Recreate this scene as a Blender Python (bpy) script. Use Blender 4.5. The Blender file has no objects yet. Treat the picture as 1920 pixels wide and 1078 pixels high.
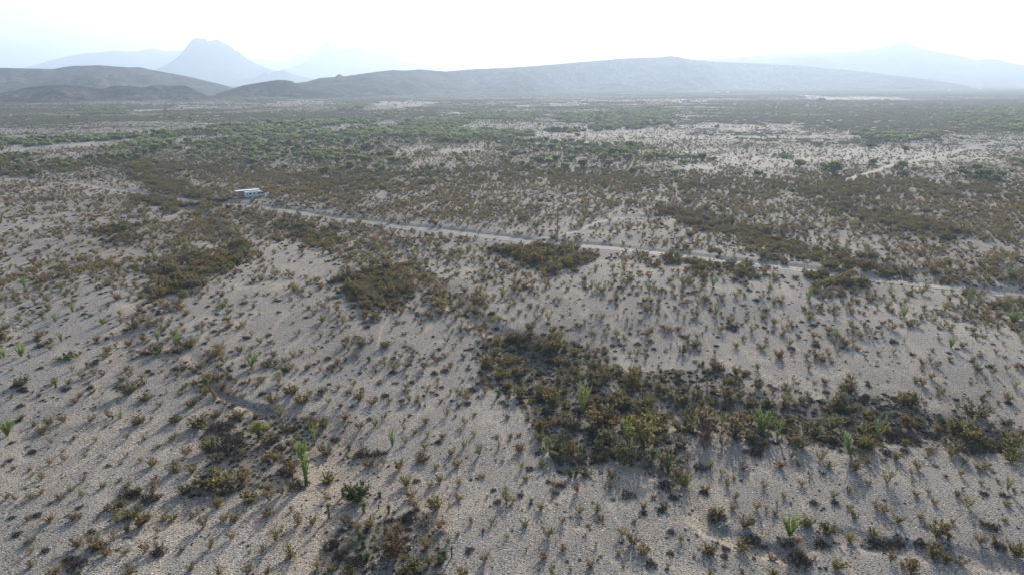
import bpy, math, random
import numpy as np
from mathutils import Vector, Matrix
R = math.radians
sc = bpy.context.scene
random.seed(7)
rng = np.random.default_rng(11)

# ------------------------------------------------------------------ camera, sky, sun, exposure
CAM_H = 50.0
F = 1281.0                      # focal length in photo pixels (photo 1920 wide)
PITCH = math.atan((539-150)/F)  # the true horizon sits at y = 150 in the photo
cam = bpy.data.cameras.new('camera')
cam.sensor_width = 36; cam.lens = 36*F/1920
cam.clip_start = 0.5; cam.clip_end = 90000
co = bpy.data.objects.new('camera', cam); sc.collection.objects.link(co)
co.location = (0, 0, CAM_H); co.rotation_euler = (math.pi/2-PITCH, 0, 0)
sc.camera = co

SUN_EL, SUN_AZ = 18.0, 15.5       # degrees; azimuth clockwise from +Y
w = bpy.data.worlds.new('World'); sc.world = w; w.use_nodes = True
nt = w.node_tree; bg = nt.nodes['Background']
sky = nt.nodes.new('ShaderNodeTexSky'); sky.sky_type = 'NISHITA'
sky.sun_disc = False; sky.sun_elevation = R(SUN_EL); sky.sun_rotation = R(SUN_AZ)
sky.altitude = 900; sky.air_density = 1.0; sky.dust_density = 3.5; sky.ozone_density = .6
nt.links.new(sky.outputs[0], bg.inputs[0]); bg.inputs[1].default_value = 0.125
sl = bpy.data.lights.new('sun', 'SUN'); sl.energy = 4.9; sl.angle = R(1.5); sl.color = (1, .94, .86)
so = bpy.data.objects.new('sun', sl); sc.collection.objects.link(so)
sd = Vector((math.sin(R(SUN_AZ))*math.cos(R(SUN_EL)), math.cos(R(SUN_AZ))*math.cos(R(SUN_EL)), math.sin(R(SUN_EL))))
so.rotation_euler = sd.to_track_quat('Z', 'Y').to_euler(); so.location = (0, 0, 60)
sc.view_settings.view_transform = 'Standard'; sc.view_settings.look = 'None'
sc.view_settings.exposure = 1.02; sc.view_settings.gamma = 1
sc.cycles.use_denoising = True
sc.cycles.max_bounces = 6; sc.cycles.diffuse_bounces = 2; sc.cycles.transmission_bounces = 4
sc.cycles.volume_bounces = 0; sc.cycles.transparent_max_bounces = 8
HAZE_DENSITY = 1/6800.0

# ------------------------------------------------------------------ helpers
col = sc.collection
CP, SP = math.cos(PITCH), math.sin(PITCH)

def setp(o, label=None, cat=None, group=None, kind=None):
    if label: o['label'] = label
    if cat: o['category'] = cat
    if group: o['group'] = group
    if kind: o['kind'] = kind
    return o

def link(name, data, parent=None, loc=None):
    o = bpy.data.objects.new(name, data); col.objects.link(o)
    if parent: o.parent = parent
    if loc is not None: o.location = loc
    return o

def np_mesh(name, v, faces, mats, smooth=False, midx=None):
    """faces: list of int arrays (n,3) or (n,4)"""
    me = bpy.data.meshes.new(name)
    v = np.asarray(v, np.float32)
    me.vertices.add(len(v)); me.vertices.foreach_set('co', v.ravel())
    fl = [np.asarray(f, np.int32) for f in faces if len(f)]
    sizes = np.concatenate([np.full(len(f), f.shape[1], np.int32) for f in fl])
    loops = np.concatenate([f.ravel() for f in fl])
    me.loops.add(len(loops)); me.loops.foreach_set('vertex_index', loops)
    me.polygons.add(len(sizes))
    starts = np.concatenate([[0], np.cumsum(sizes)[:-1]]).astype(np.int32)
    me.polygons.foreach_set('loop_start', starts)
    if midx is not None: me.polygons.foreach_set('material_index', np.asarray(midx, np.int32))
    me.polygons.foreach_set('use_smooth', np.full(len(sizes), smooth))
    me.update(calc_edges=True)
    for m in mats: me.materials.append(m)
    return me

_T = rng.random((256, 256)).astype(np.float64)
def vnoise(x, y):
    xi = np.floor(x).astype(np.int64); yi = np.floor(y).astype(np.int64)
    fx = x-xi; fy = y-yi
    fx = fx*fx*(3-2*fx); fy = fy*fy*(3-2*fy)
    a = _T[xi & 255, yi & 255]; b = _T[(xi+1) & 255, yi & 255]
    c = _T[xi & 255, (yi+1) & 255]; d = _T[(xi+1) & 255, (yi+1) & 255]
    return (a*(1-fx)+b*fx)*(1-fy)+(c*(1-fx)+d*fx)*fy
def fbm(x, y, o=4, g=.5):
    s = 0; a = 1; n = 0
    for k in range(o):
        s = s+a*vnoise(x*2**k+17.3*k, y*2**k+5.1*k); n += a; a *= g
    return s/n   # 0..1

def ray(px, py):
    px = np.asarray(px, float); py = np.asarray(py, float)
    u = 539-py
    return px-960, F*CP+u*SP, -F*SP+u*CP
def project(x, y, z):
    dz = z-CAM_H
    f = y*CP-dz*SP; u = y*SP+dz*CP
    f = np.maximum(f, .1)
    return 960+F*x/f, 539-F*u/f, f

def seg_dist(x, y, pts):
    """distance to polyline"""
    best = np.full(np.shape(x), 1e9)
    for (ax, ay), (bx, by) in zip(pts[:-1], pts[1:]):
        dx, dy = bx-ax, by-ay; L = dx*dx+dy*dy+1e-9
        t = np.clip(((x-ax)*dx+(y-ay)*dy)/L, 0, 1)
        best = np.minimum(best, np.hypot(x-ax-t*dx, y-ay-t*dy))
    return best

def base_h(x, y):
    r = np.hypot(x, y)
    a = np.clip(1.15-r/2500, 0, 1)
    h = (fbm(x/70+3.2, y/70+8.7, 3)-.5)*3.6
    h += (fbm(x/260+40, y/260+11, 3)-.5)*9*np.clip((r-120)/300, 0, 1)
    h += (fbm(x/14+9, y/14+4, 2)-.5)*0.5
    h = h*a
    # a low swell on the left and a shallow drainage down the middle
    h += 1.6*np.exp(-((x+75)/45)**2-((y-130)/70)**2)
    return h
def unproj(px, py, hf=base_h):
    dx, dy, dz = ray(px, py)
    z = np.zeros(np.shape(dx)); 
    for _ in range(8):
        t = (z-CAM_H)/dz
        z = .4*z+.6*hf(dx*t, dy*t)
    t = (z-CAM_H)/dz
    return dx*t, dy*t
def wpoly(pxs):
    a = np.array(pxs, float); x, y = unproj(a[:, 0], a[:, 1])
    return list(zip(x.tolist(), y.tolist()))
def smooth_poly(p, n=6):
    p = np.array(p); out = []
    P = np.vstack([2*p[0]-p[1], p, 2*p[-1]-p[-2]])
    for i in range(1, len(P)-2):
        for t in np.linspace(0, 1, n, endpoint=False):
            out.append(.5*((2*P[i])+(-P[i-1]+P[i+1])*t+(2*P[i-1]-5*P[i]+4*P[i+1]-P[i+2])*t*t+(-P[i-1]+3*P[i]-3*P[i+1]+P[i+2])*t**3))
    out.append(P[-2]); return out

ROADS = {
 'main': ([(-60,328),(0,333),(70,339),(135,343),(190,352),(260,362),(330,371),(385,379),(440,383),(500,388),(560,398),(620,408),(690,415),(760,425),(830,432),(900,440),(950,446),(1010,453),(1060,457),(1130,462),(1200,469),(1280,478),(1350,487),(1430,496),(1500,503),(1580,514),(1650,523),(1730,531),(1800,538),(1860,546),(1925,554),(2050,572)], 4.6),
 'rv': ([(400,382),(425,378),(455,375),(500,373)], 4.0),
 'branch': ([(985,451),(1010,446),(1040,443),(1080,434),(1098,425),(1125,415),(1160,409),(1200,407),(1215,407)], 2.1),
 'far': ([(1590,338),(1615,328),(1650,318),(1680,308)], 3.6),
 'far2': ([(1690,309),(1720,301),(1760,292),(1800,283),(1830,275),(1860,270)], 4.4),
}
ROADW = {k: (smooth_poly(wpoly(p), 4), wd) for k, (p, wd) in ROADS.items()}
WASHES = [  # photo polyline, half width m, depth m, tan strength
 ([(398,728),(415,742),(445,755),(475,766),(505,776)], .55, .42, .8),
 ([(505,776),(530,790),(560,800)], 1.2, .15, .8),
 ([(261,575),(245,600),(228,632)], 1.3, .15, .9),
 ([(228,632),(250,650),(330,650),(370,680),(398,728)], 1.0, .2, .4),
 ([(505,776),(480,830),(450,880),(400,925),(330,960),(260,985)], 1.8, .3, .8),
 ([(610,795),(600,850),(600,900),(640,960),(600,1010),(560,1078)], 2.5, .25, .9),
 ([(560,800),(620,830),(640,880)], 3.0, .3, .9),
 ([(1210,880),(1290,925),(1305,965),(1350,1000),(1420,1025),(1480,1050),(1500,1100)], .8, .3, .9),
 ([(1480,1040),(1580,1010),(1660,1020),(1760,1040),(1900,1065)], 1.0, .3, .3),
 ([(700,430),(760,490),(820,540),(880,590),(960,640),(1040,690)], 2.0, .5, .45),
 ([(960,640),(1000,720),(1100,760),(1250,775),(1420,780),(1600,800),(1780,800),(1930,850)], 3.5, .6, .1),
 ([(480,370),(540,430),(520,440)], 3.0, .2, .5),
 ([(340,380),(400,430),(420,480),(340,520),(275,560)], 3.0, .6, .3),
 ([(1130,430),(1300,400),(1420,440),(1600,490),(1750,520)], 4.0, .6, .1),
]
WASHW = [(smooth_poly(wpoly(p), 3), a, b, c) for p, a, b, c in WASHES]

def height(x, y):
    x = np.asarray(x, float); y = np.asarray(y, float)
    h = base_h(x, y)
    wob = (fbm(x/5, y/5, 2)-.5)*2.2
    for p, wd, dep, tan in WASHW:
        d = seg_dist(x, y, p)+wob
        t_ = np.clip(1.3-d/(wd*1.6), 0, 1); h = h-dep*t_*t_*(3-2*t_)
    for k, (p, wd) in ROADW.items():
        if k.startswith('far'): continue
        d = seg_dist(x, y, p)
        h = h-(.5 if k == 'main' else .25)*np.clip(1+(wd*.5+.9-d)/1.3, 0, 1)
    return h
def place(px, py):
    x, y = unproj(px, py, height); return x, y, height(x, y)

# ------------------------------------------------------------------ material helpers
def new_mat(name):
    m = bpy.data.materials.new(name); m.use_nodes = True
    t = m.node_tree; b = t.nodes['Principled BSDF']
    b.inputs['Roughness'].default_value = .9
    b.inputs['Specular IOR Level'].default_value = .15
    return m, t, b
def simple(name, c, rough=.7, metal=0, spec=.3, var=.15, scale=3):
    m, t, b = new_mat(name)
    n = t.nodes.new('ShaderNodeTexNoise'); n.inputs['Scale'].default_value = scale; n.inputs['Detail'].default_value = 6
    tc = t.nodes.new('ShaderNodeTexCoord'); t.links.new(tc.outputs['Object'], n.inputs['Vector'])
    r = t.nodes.new('ShaderNodeValToRGB')
    r.color_ramp.elements[0].position = .3; r.color_ramp.elements[1].position = .7
    r.color_ramp.elements[0].color = (*[v*(1-var) for v in c], 1); r.color_ramp.elements[1].color = (*[min(1, v*(1+var)) for v in c], 1)
    t.links.new(n.outputs[0], r.inputs[0]); t.links.new(r.outputs[0], b.inputs['Base Color'])
    b.inputs['Roughness'].default_value = rough; b.inputs['Metallic'].default_value = metal
    b.inputs['Specular IOR Level'].default_value = spec
    return m
def leaf_mat(name, stops, trans=.35):
    """stops: list of colours chosen per plant; each leaf varies a little too"""
    m = bpy.data.materials.new(name); m.use_nodes = True
    t = m.node_tree; t.nodes.clear()
    N = t.nodes.new; L = t.links.new
    out = N('ShaderNodeOutputMaterial'); df = N('ShaderNodeBsdfDiffuse'); tr = N('ShaderNodeBsdfTranslucent'); mx = N('ShaderNodeMixShader')
    oi = N('ShaderNodeObjectInfo'); rp = N('ShaderNodeValToRGB'); rp.color_ramp.interpolation = 'LINEAR'
    e = rp.color_ramp.elements
    while len(e) < len(stops): e.new(.5)
    for i, c in enumerate(stops):
        e[i].position = i/(len(stops)-1); e[i].color = (*c, 1)
    L(oi.outputs['Random'], rp.inputs[0])
    ge = N('ShaderNodeNewGeometry'); mr = N('ShaderNodeMapRange'); mr.inputs['To Min'].default_value = .55; mr.inputs['To Max'].default_value = 1.5
    L(ge.outputs['Random Per Island'], mr.inputs['Value'])
    mm = N('ShaderNodeMix'); mm.data_type = 'RGBA'; mm.blend_type = 'MULTIPLY'; mm.inputs['Factor'].default_value = 1
    L(rp.outputs[0], mm.inputs[6]); L(mr.outputs[0], mm.inputs[7])
    L(mm.outputs[2], df.inputs[0]); L(mm.outputs[2], tr.inputs[0])
    mx.inputs[0].default_value = trans
    L(df.outputs[0], mx.inputs[1]); L(tr.outputs[0], mx.inputs[2]); L(mx.outputs[0], out.inputs[0])
    return m

# ------------------------------------------------------------------ layout of plant cover (photo polygons, laid on the ground)
TH = [  # (polygon, density, kinds weights creosote/dark/tuft, size multiplier)
 ([(880,655),(930,640),(1000,625),(1080,650),(1160,690),(1250,690),(1400,708),(1440,755),(1560,750),(1700,745),(1780,790),(1900,820),(1935,860),(1820,850),(1700,838),(1600,850),(1500,830),(1400,838),(1320,815),(1240,800),(1250,850),(1285,900),(1220,905),(1150,875),(1050,892),(1020,840),(1000,800),(960,755),(900,720)], .95, (.36,.36,.28), 1.3),
 ([(280,500),(330,505),(400,480),(440,460),(480,465),(490,485),(440,500),(380,525),(330,550),(290,530)], .95, (.85,.05,.1), 1.4),
 ([(640,525),(700,500),(740,500),(765,540),(755,580),(700,590),(660,570)], .9, (.7,.2,.1), 1.3),
 ([(938,468),(1000,455),(1060,462),(1102,480),(1085,502),(1040,508),(980,494),(945,484)], 1, (.9,.08,.02), 1.5),
 ([(1230,480),(1300,482),(1420,500),(1425,520),(1350,512),(1240,497)], .9, (.85,.1,.05), 1.3),
 ([(1500,508),(1560,505),(1640,530),(1590,545),(1530,540)], .9, (.85,.1,.05), 1.3),
 ([(1220,388),(1300,392),(1400,422),(1500,452),(1640,498),(1760,520),(1700,528),(1560,495),(1450,475),(1380,442),(1260,415)], .85, (.75,.2,.05), 1.35),
 ([(1580,385),(1700,412),(1790,430),(1800,445),(1720,442),(1640,418)], .8, (.8,.15,.05), 1.3),
 ([(-80,300),(250,300),(400,300),(560,325),(700,315),(830,318),(960,314),(1200,325),(1440,333),(1700,338),(2000,340),(2000,372),(1700,368),(1440,362),(1200,350),(1000,345),(850,352),(700,358),(620,360),(560,345),(400,325),(200,325),(-80,332)], .55, (.8,.2,0), 1.15),
 ([(255,318),(300,318),(340,345),(420,372),(420,387),(350,390),(290,387),(230,368),(280,355)], .85, (.9,.05,.05), 1.4),
 ([(180,430),(270,422),(265,445),(200,457)], .8, (.8,.1,.1), 1.3),
 ([(530,425),(570,418),(640,448),(640,467),(590,465),(545,442)], .85, (.85,.1,.05), 1.3),
 ([(380,800),(430,786),(500,788),(590,792),(625,830),(560,885),(500,922),(400,932),(350,920),(390,870)], .6, (.35,.45,.2), 1.1),
 ([(600,1005),(680,985),(780,962),(830,1000),(850,1100),(580,1100)], .9, (.15,.5,.35), 1.05),
 ([(1500,370),(1600,372),(1650,400),(1560,398)], .6, (.9,.1,0), 1.2),
 ([(1740,340),(1960,345),(1960,400),(1850,390)], .5, (.9,.1,0), 1.2),
]
MD = [  # moderate cover
 ([(-80,345),(330,360),(330,520),(-80,570)], .16),
 ([(680,440),(740,440),(800,500),(870,560),(980,640),(900,625),(800,575),(740,520),(690,500)], .5),
 ([(560,400),(640,430),(720,470),(690,500),(600,470),(540,430)], .4),
 ([(1430,440),(1700,490),(1960,545),(1960,600),(1800,560),(1600,520),(1400,480)], .3),
 ([(330,380),(450,420),(440,480),(300,510),(290,600),(340,690),(480,760),(560,800),(460,800),(370,740),(290,660),(240,600),(260,520),(340,450)], .46),
 ([(1440,1000),(1530,970),(1640,1010),(1770,1040),(1760,1060),(1600,1030),(1500,1060)], .3),
 ([(380,385),(640,415),(900,460),(900,480),(760,470),(640,480),(500,440)], .45),
 ([(380,325),(560,350),(700,365),(900,350),(1250,355),(1500,375),(1920,372),(1960,460),(1500,440),(1210,400),(1050,410),(900,420),(700,405),(500,385),(420,370)], .40),
 ([(1640,470),(1960,480),(1960,545),(1800,530)], .45),
 ([(1780,560),(1960,570),(1960,640),(1850,600)], .35),
 ([(100,640),(230,610),(420,650),(420,720),(260,720)], .33),
]
BARE = [([(500,430),(560,450),(640,480),(640,520),(560,520),(480,480)], .08),
 ([(820,450),(930,470),(940,490),(840,480)], .07),
 ([(640,590),(760,600),(760,640),(640,640)], .14),
 ([(230,560),(262,560),(262,650),(215,650)], .05),
]
GREEN = [  # mesquite and other green trees
 ([(-80,300),(60,295),(160,290),(240,270),(320,267),(330,278),(300,288),(420,283),(480,295),(400,306),(200,320),(-80,324)], .95),
 ([(-80,268),(100,256),(250,250),(400,241),(560,230),(700,224),(720,230),(560,241),(420,251),(250,261),(80,272),(-80,280)], .8),
 ([(330,280),(480,250),(620,245),(740,236),(900,218),(860,238),(800,268),(700,282),(640,305),(480,315),(400,300)], .5),
 ([(780,245),(960,248),(1000,254),(930,266),(800,275),(700,280)], .95),
 ([(640,282),(800,290),(770,310),(600,303)], .6),
 ([(930,265),(1180,268),(1300,274),(1150,286),(950,290)], .8),
 ([(930,285),(1150,290),(1160,320),(1060,325),(960,316),(860,300)], .6),
 ([(1090,284),(1240,288),(1300,297),(1375,303),(1240,308),(1160,305)], .95),
 ([(1040,215),(1260,202),(1260,224),(1060,230)], .6),
 ([(1110,231),(1250,227),(1220,246),(1120,246)], .7),
 ([(1540,318),(1580,314),(1588,334),(1545,332)], .6),
 ([(1620,306),(1700,303),(1712,316),(1660,318)], .7),
 ([(1760,322),(1870,316),(1890,336),(1820,338),(1770,332)], .6),
 ([(1880,295),(1960,290),(1960,320),(1900,315)], .6),
 ([(1600,250),(1760,250),(1760,262),(1620,264)], .5),
 ([(1440,288),(1470,286),(1478,296),(1440,296)], .5),
 ([(1780,212),(1960,205),(1960,245),(1800,240)], .35),
 ([(860,212),(1010,215),(1000,226),(880,228)], .5),
 ([(410,176),(540,176),(540,188),(440,190)], .5),
 ([(140,200),(240,200),(240,212),(150,214)], .3),
 ([(640,196),(670,194),(672,206),(640,206)], .6),
 ([(1120,305),(1200,312),(1220,328),(1140,322)], .3),
 ([(1020,242),(1090,241),(1095,249),(1020,249)], .6),
 ([(600,300),(760,305),(760,335),(560,330)], .22),
]
PALE = [  # nearly bare pale flats
 ([(-80,284),(0,280),(120,268),(230,266),(140,279),(60,290),(-80,294)], 1.0),
 ([(250,207),(330,202),(400,199),(402,202),(340,207),(240,212)], 1),
 ([(440,197),(560,190),(640,192),(560,197),(450,199)], .8),
 ([(550,187),(600,188),(600,195),(560,195)], .9),
 ([(700,190),(800,190),(820,195),(760,202),(700,200)], 1),
 ([(815,211),(880,213),(885,218),(830,218)], 1),
 ([(-80,262),(0,258),(200,246),(400,236),(560,226),(560,231),(400,243),(200,254),(0,266),(-80,270)], .9),
 ([(-80,255),(60,250),(60,262),(-80,268)], .7),
 ([(480,233),(700,222),(700,226),(480,240)], .8),
 ([(820,242),(960,243),(965,250),(850,250)], .8),
 ([(900,260),(1010,256),(1240,262),(1040,268),(905,268)], .7),
 ([(1000,246),(1290,250),(1300,260),(1000,258)], .6),
 ([(750,272),(805,270),(800,288),(770,302),(745,300)], .7),
 ([(828,276),(900,276),(930,284),(860,292),(830,288)], .9),
 ([(520,270),(600,266),(600,285),(540,292),(530,282)], .7),
 ([(1250,283),(1500,281),(1800,284),(1960,288),(1960,298),(1830,300),(1700,310),(1600,306),(1450,318),(1250,320),(1310,309),(1385,303),(1340,295)], 1),
 ([(1230,232),(1500,236),(1500,250),(1290,244)], .55),
 ([(1290,256),(1560,256),(1560,264),(1290,264)], .7),
 ([(1500,180),(1700,183),(1700,190),(1520,188)], 1),
 ([(1100,187),(1330,188),(1330,193),(1100,192)], .8),
 ([(960,198),(1100,192),(1100,196),(960,203)], .8),
 ([(860,308),(905,308),(905,318),(865,316)], .7),
 ([(700,312),(735,310),(730,325),(702,325)], .6),
]
def inpoly(px, py, poly):
    ins = np.zeros(px.shape, bool); n = len(poly); j = n-1
    for i in range(n):
        xi, yi = poly[i]; xj, yj = poly[j]
        if yi != yj:
            c = ((yi > py) != (yj > py)) & (px < (xj-xi)*(py-yi)/(yj-yi)+xi)
            ins ^= c
        j = i
    return ins
def cover(x, y, z):
    """plant cover at ground points"""
    px, py, f = project(x, y, z)
    k = np.clip((py-150)/400, .03, 1)
    n1 = (fbm(x/9+50, y/9+3, 3)-.5); n2 = (fbm(x/9+11, y/9+77, 3)-.5)
    far = np.clip(np.hypot(x, y)/150, 1, 8)
    n1 = n1+(fbm(x/60+5, y/60+31, 2)-.5)*(far > 2)*1.5; n2 = n2+(fbm(x/60+25, y/60+1, 2)-.5)*(far > 2)*1.5
    qx = px+n1*46*np.clip(k*1.6, .5, 1); qy = py+n2*46*k
    return px, py, qx, qy
def polymax(qx, qy, polys):
    o = np.zeros(qx.shape)
    for p in polys: o = np.maximum(o, inpoly(qx, qy, p[0])*p[1])
    return o

# ------------------------------------------------------------------ ground
def make_ground():
    az = np.concatenate([np.arange(-180, -52, 4), np.arange(-52, 52, .2), np.arange(52, 180, 4)])
    az = np.radians(az)
    rr = [2.0]
    while rr[-1] < 30: rr.append(rr[-1]*1.12)
    while rr[-1] < 700: rr.append(rr[-1]*1.0055)
    while rr[-1] < 3500: rr.append(rr[-1]*1.009)
    while rr[-1] < 60000: rr.append(rr[-1]*1.06)
    rr = np.array(rr)
    A, Rr = np.meshgrid(az, rr)
    X = (np.sin(A)*Rr).ravel(); Y = (np.cos(A)*Rr).ravel()
    Z = height(X, Y)
    n, m = len(rr), len(az)
    v = np.stack([X, Y, Z], 1); v = np.vstack([v, [[0, 0, float(height(np.array([0.]), np.array([0.]))[0])]]])
    i = np.arange(n-1)[:, None]*m; j = np.arange(m)[None, :]; j2 = (j+1) % m
    q = np.stack([i+j, i+j2, i+m+j2, i+m+j], -1).reshape(-1, 4)[:, ::-1]
    c = len(v)-1
    tri = np.stack([np.full(m, c), (np.arange(m)+1) % m, np.arange(m)], 1)[:, ::-1]
    # soil attributes: tan wash soil, pale flats, litter under thickets, road shoulder
    px, py, qx, qy = cover(X, Y, Z)
    tan = np.zeros(len(X))
    wob = (fbm(X/4, Y/4, 3)-.5)*3.5
    for p, wd, dep, tn in WASHW:
        d = seg_dist(X, Y, p)+wob
        tan = np.maximum(tan, tn*np.clip(1.3-d/(wd*1.8), 0, 1))
    tan = np.maximum(tan, .6*inpoly(qx, qy, [(370,760),(620,780),(700,860),(860,920),(850,1000),(560,1100),(500,1000),(350,950),(330,860)]))
    pale = np.zeros(len(X))
    for p, s in PALE: pale = np.maximum(pale, inpoly(qx, qy, p)*s)
    for k, (p, wd) in ROADW.items():
        d = seg_dist(X, Y, p); pale = np.maximum(pale, .3*np.clip(1.6-d/(wd*.75), 0, 1))
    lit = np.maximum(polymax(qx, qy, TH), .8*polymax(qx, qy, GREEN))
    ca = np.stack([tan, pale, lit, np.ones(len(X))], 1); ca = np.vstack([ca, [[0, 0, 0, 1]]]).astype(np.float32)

    m_, t, b = new_mat('desert gravel soil'); N = t.nodes.new; L = t.links.new
    ge = N('ShaderNodeNewGeometry'); P = ge.outputs['Position']
    at = N('ShaderNodeAttribute'); at.attribute_name = 'soil'; sp = N('ShaderNodeSeparateColor'); L(at.outputs['Color'], sp.inputs[0])
    def noise(s, d=4, r=.5, stretch=None):
        n_ = N('ShaderNodeTexNoise'); n_.inputs['Scale'].default_value = s; n_.inputs['Detail'].default_value = d; n_.inputs['Roughness'].default_value = r
        L(P, n_.inputs['Vector']); return n_.outputs[0]
    def ramp(inp, *st):
        r_ = N('ShaderNodeValToRGB'); e = r_.color_ramp.elements
        while len(e) < len(st): e.new(.5)
        for k_, (p_, c_) in enumerate(st):
            e[k_].position = p_; e[k_].color = (*(c_ if isinstance(c_, tuple) else (c_, c_, c_)), 1)
        L(inp, r_.inputs[0]); return r_.outputs[0]
    def mix(fac, a, b_, mode='MIX'):
        m2 = N('ShaderNodeMix'); m2.data_type = 'RGBA'; m2.blend_type = mode
        if isinstance(fac, float): m2.inputs['Factor'].default_value = fac
        else: L(fac, m2.inputs['Factor'])
        for s_, v_ in ((6, a), (7, b_)):
            if isinstance(v_, tuple): m2.inputs[s_].default_value = (*v_, 1)
            else: L(v_, m2.inputs[s_])
        return m2.outputs[2]
    grav = ramp(noise(.035, 6, .62), (.32, (.215, .20, .18)), (.68, (.305, .285, .255)))
    grav = mix(ramp(noise(.4, 5, .65), (.44, 0.), (.62, .5)), grav, (.285, .24, .19))
    grav = mix(ramp(noise(.011, 5, .6), (.40, 0.), (.62, .75)), grav, (.20, .178, .15))
    rl = N('ShaderNodeTexNoise'); rl.inputs['Scale'].default_value = .055; rl.inputs['Detail'].default_value = 5; rl.inputs['Distortion'].default_value = .6
    rm_ = N('ShaderNodeMapping'); rm_.inputs['Rotation'].default_value = (0, 0, .5); rm_.inputs['Scale'].default_value = (1.6, .6, 1); L(P, rm_.inputs['Vector']); L(rm_.outputs[0], rl.inputs['Vector'])
    grav = mix(ramp(rl.outputs[0], (.470, 0.), (.492, .7), (.508, .7), (.53, 0.)), grav, (.33, .285, .23))
    tanc = ramp(noise(.8, 6, .7), (.3, (.24, .195, .15)), (.7, (.36, .30, .235)))
    c1 = mix(sp.outputs[0], grav, tanc)
    palec = ramp(noise(.02, 5, .6), (.35, (.28, .255, .22)), (.65, (.38, .35, .31)))
    c2 = mix(sp.outputs[1], c1, palec)
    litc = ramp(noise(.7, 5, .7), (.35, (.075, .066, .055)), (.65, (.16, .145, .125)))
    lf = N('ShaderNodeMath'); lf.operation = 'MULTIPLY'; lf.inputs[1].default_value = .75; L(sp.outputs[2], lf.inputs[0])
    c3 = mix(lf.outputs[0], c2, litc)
    # pebbles: dark and light stones of hand to head size
    vo = N('ShaderNodeTexVoronoi'); vo.inputs['Scale'].default_value = 3.0; vo.inputs['Randomness'].default_value = 1; L(P, vo.inputs['Vector'])
    sh = ramp(vo.outputs['Distance'], (.2, 1.), (.4, 0.))
    sc_ = N('ShaderNodeSeparateColor'); L(vo.outputs['Color'], sc_.inputs[0])
    dk = ramp(sc_.outputs[0], (.46, 0.), (.52, 1.)); lt = ramp(sc_.outputs[1], (.80, 0.), (.85, 1.))
    mk = N('ShaderNodeMath'); mk.operation = 'MULTIPLY'; L(sh, mk.inputs[0]); L(dk, mk.inputs[1])
    mk2 = N('ShaderNodeMath'); mk2.operation = 'MULTIPLY'; L(sh, mk2.inputs[0]); L(lt, mk2.inputs[1])
    dmul = N('ShaderNodeMath'); dmul.operation = 'MULTIPLY'; dmul.inputs[1].default_value = .85; L(mk.outputs[0], dmul.inputs[0])
    c4 = mix(dmul.outputs[0], c3, (.05, .047, .045))
    c5 = mix(mk2.outputs[0], c4, (.46, .44, .42))
    sp1 = ramp(noise(5.5, 3, .8), (.40, (.35, .35, .37)), (.48, (.95, .95, .95)), (.62, (1.4, 1.38, 1.35)))
    c6 = mix(1.0, c5, sp1, 'MULTIPLY')
    # far country: low shrubs too small to build, as a dark mottling of the soil
    le = N('ShaderNodeVectorMath'); le.operation = 'LENGTH'; L(P, le.inputs[0])
    ff = N('ShaderNodeMapRange'); ff.inputs['From Min'].default_value = 1500; ff.inputs['From Max'].default_value = 3600; L(le.outputs['Value'], ff.inputs['Value'])
    fm = mix(ramp(noise(.008, 8, .72), (.42, 0.), (.55, 1.)), (.085, .085, .062), (.055, .065, .045))
    ip = N('ShaderNodeMath'); ip.operation = 'SUBTRACT'; ip.inputs[0].default_value = 1; L(sp.outputs[1], ip.inputs[1])
    cov = ramp(noise(.0035, 7, .75), (.38, .45), (.55, 1.))
    f1 = N('ShaderNodeMath'); f1.operation = 'MULTIPLY'; L(ff.outputs[0], f1.inputs[0]); L(cov, f1.inputs[1])
    f2 = N('ShaderNodeMath'); f2.operation = 'MULTIPLY'; L(f1.outputs[0], f2.inputs[0]); L(ip.outputs[0], f2.inputs[1])
    c7 = mix(f2.outputs[0], c6, fm)
    L(c7, b.inputs['Base Color'])
    bp = N('ShaderNodeBump'); bp.inputs['Strength'].default_value = .55; bp.inputs['Distance'].default_value = .10
    ad = N('ShaderNodeMath'); ad.operation = 'ADD'; L(sh, ad.inputs[0]); L(noise(2.5, 5, .7), ad.inputs[1])
    L(ad.outputs[0], bp.inputs['Height']); L(bp.outputs[0], b.inputs['Normal'])
    b.inputs['Roughness'].default_value = .95; b.inputs['Specular IOR Level'].default_value = .03
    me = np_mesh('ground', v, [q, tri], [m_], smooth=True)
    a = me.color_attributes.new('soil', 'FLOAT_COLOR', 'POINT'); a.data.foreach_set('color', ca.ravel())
    o = link('ground', me); setp(o, 'pale gravelly desert floor with scattered pebbles', 'ground', None, 'structure')
make_ground()

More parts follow.
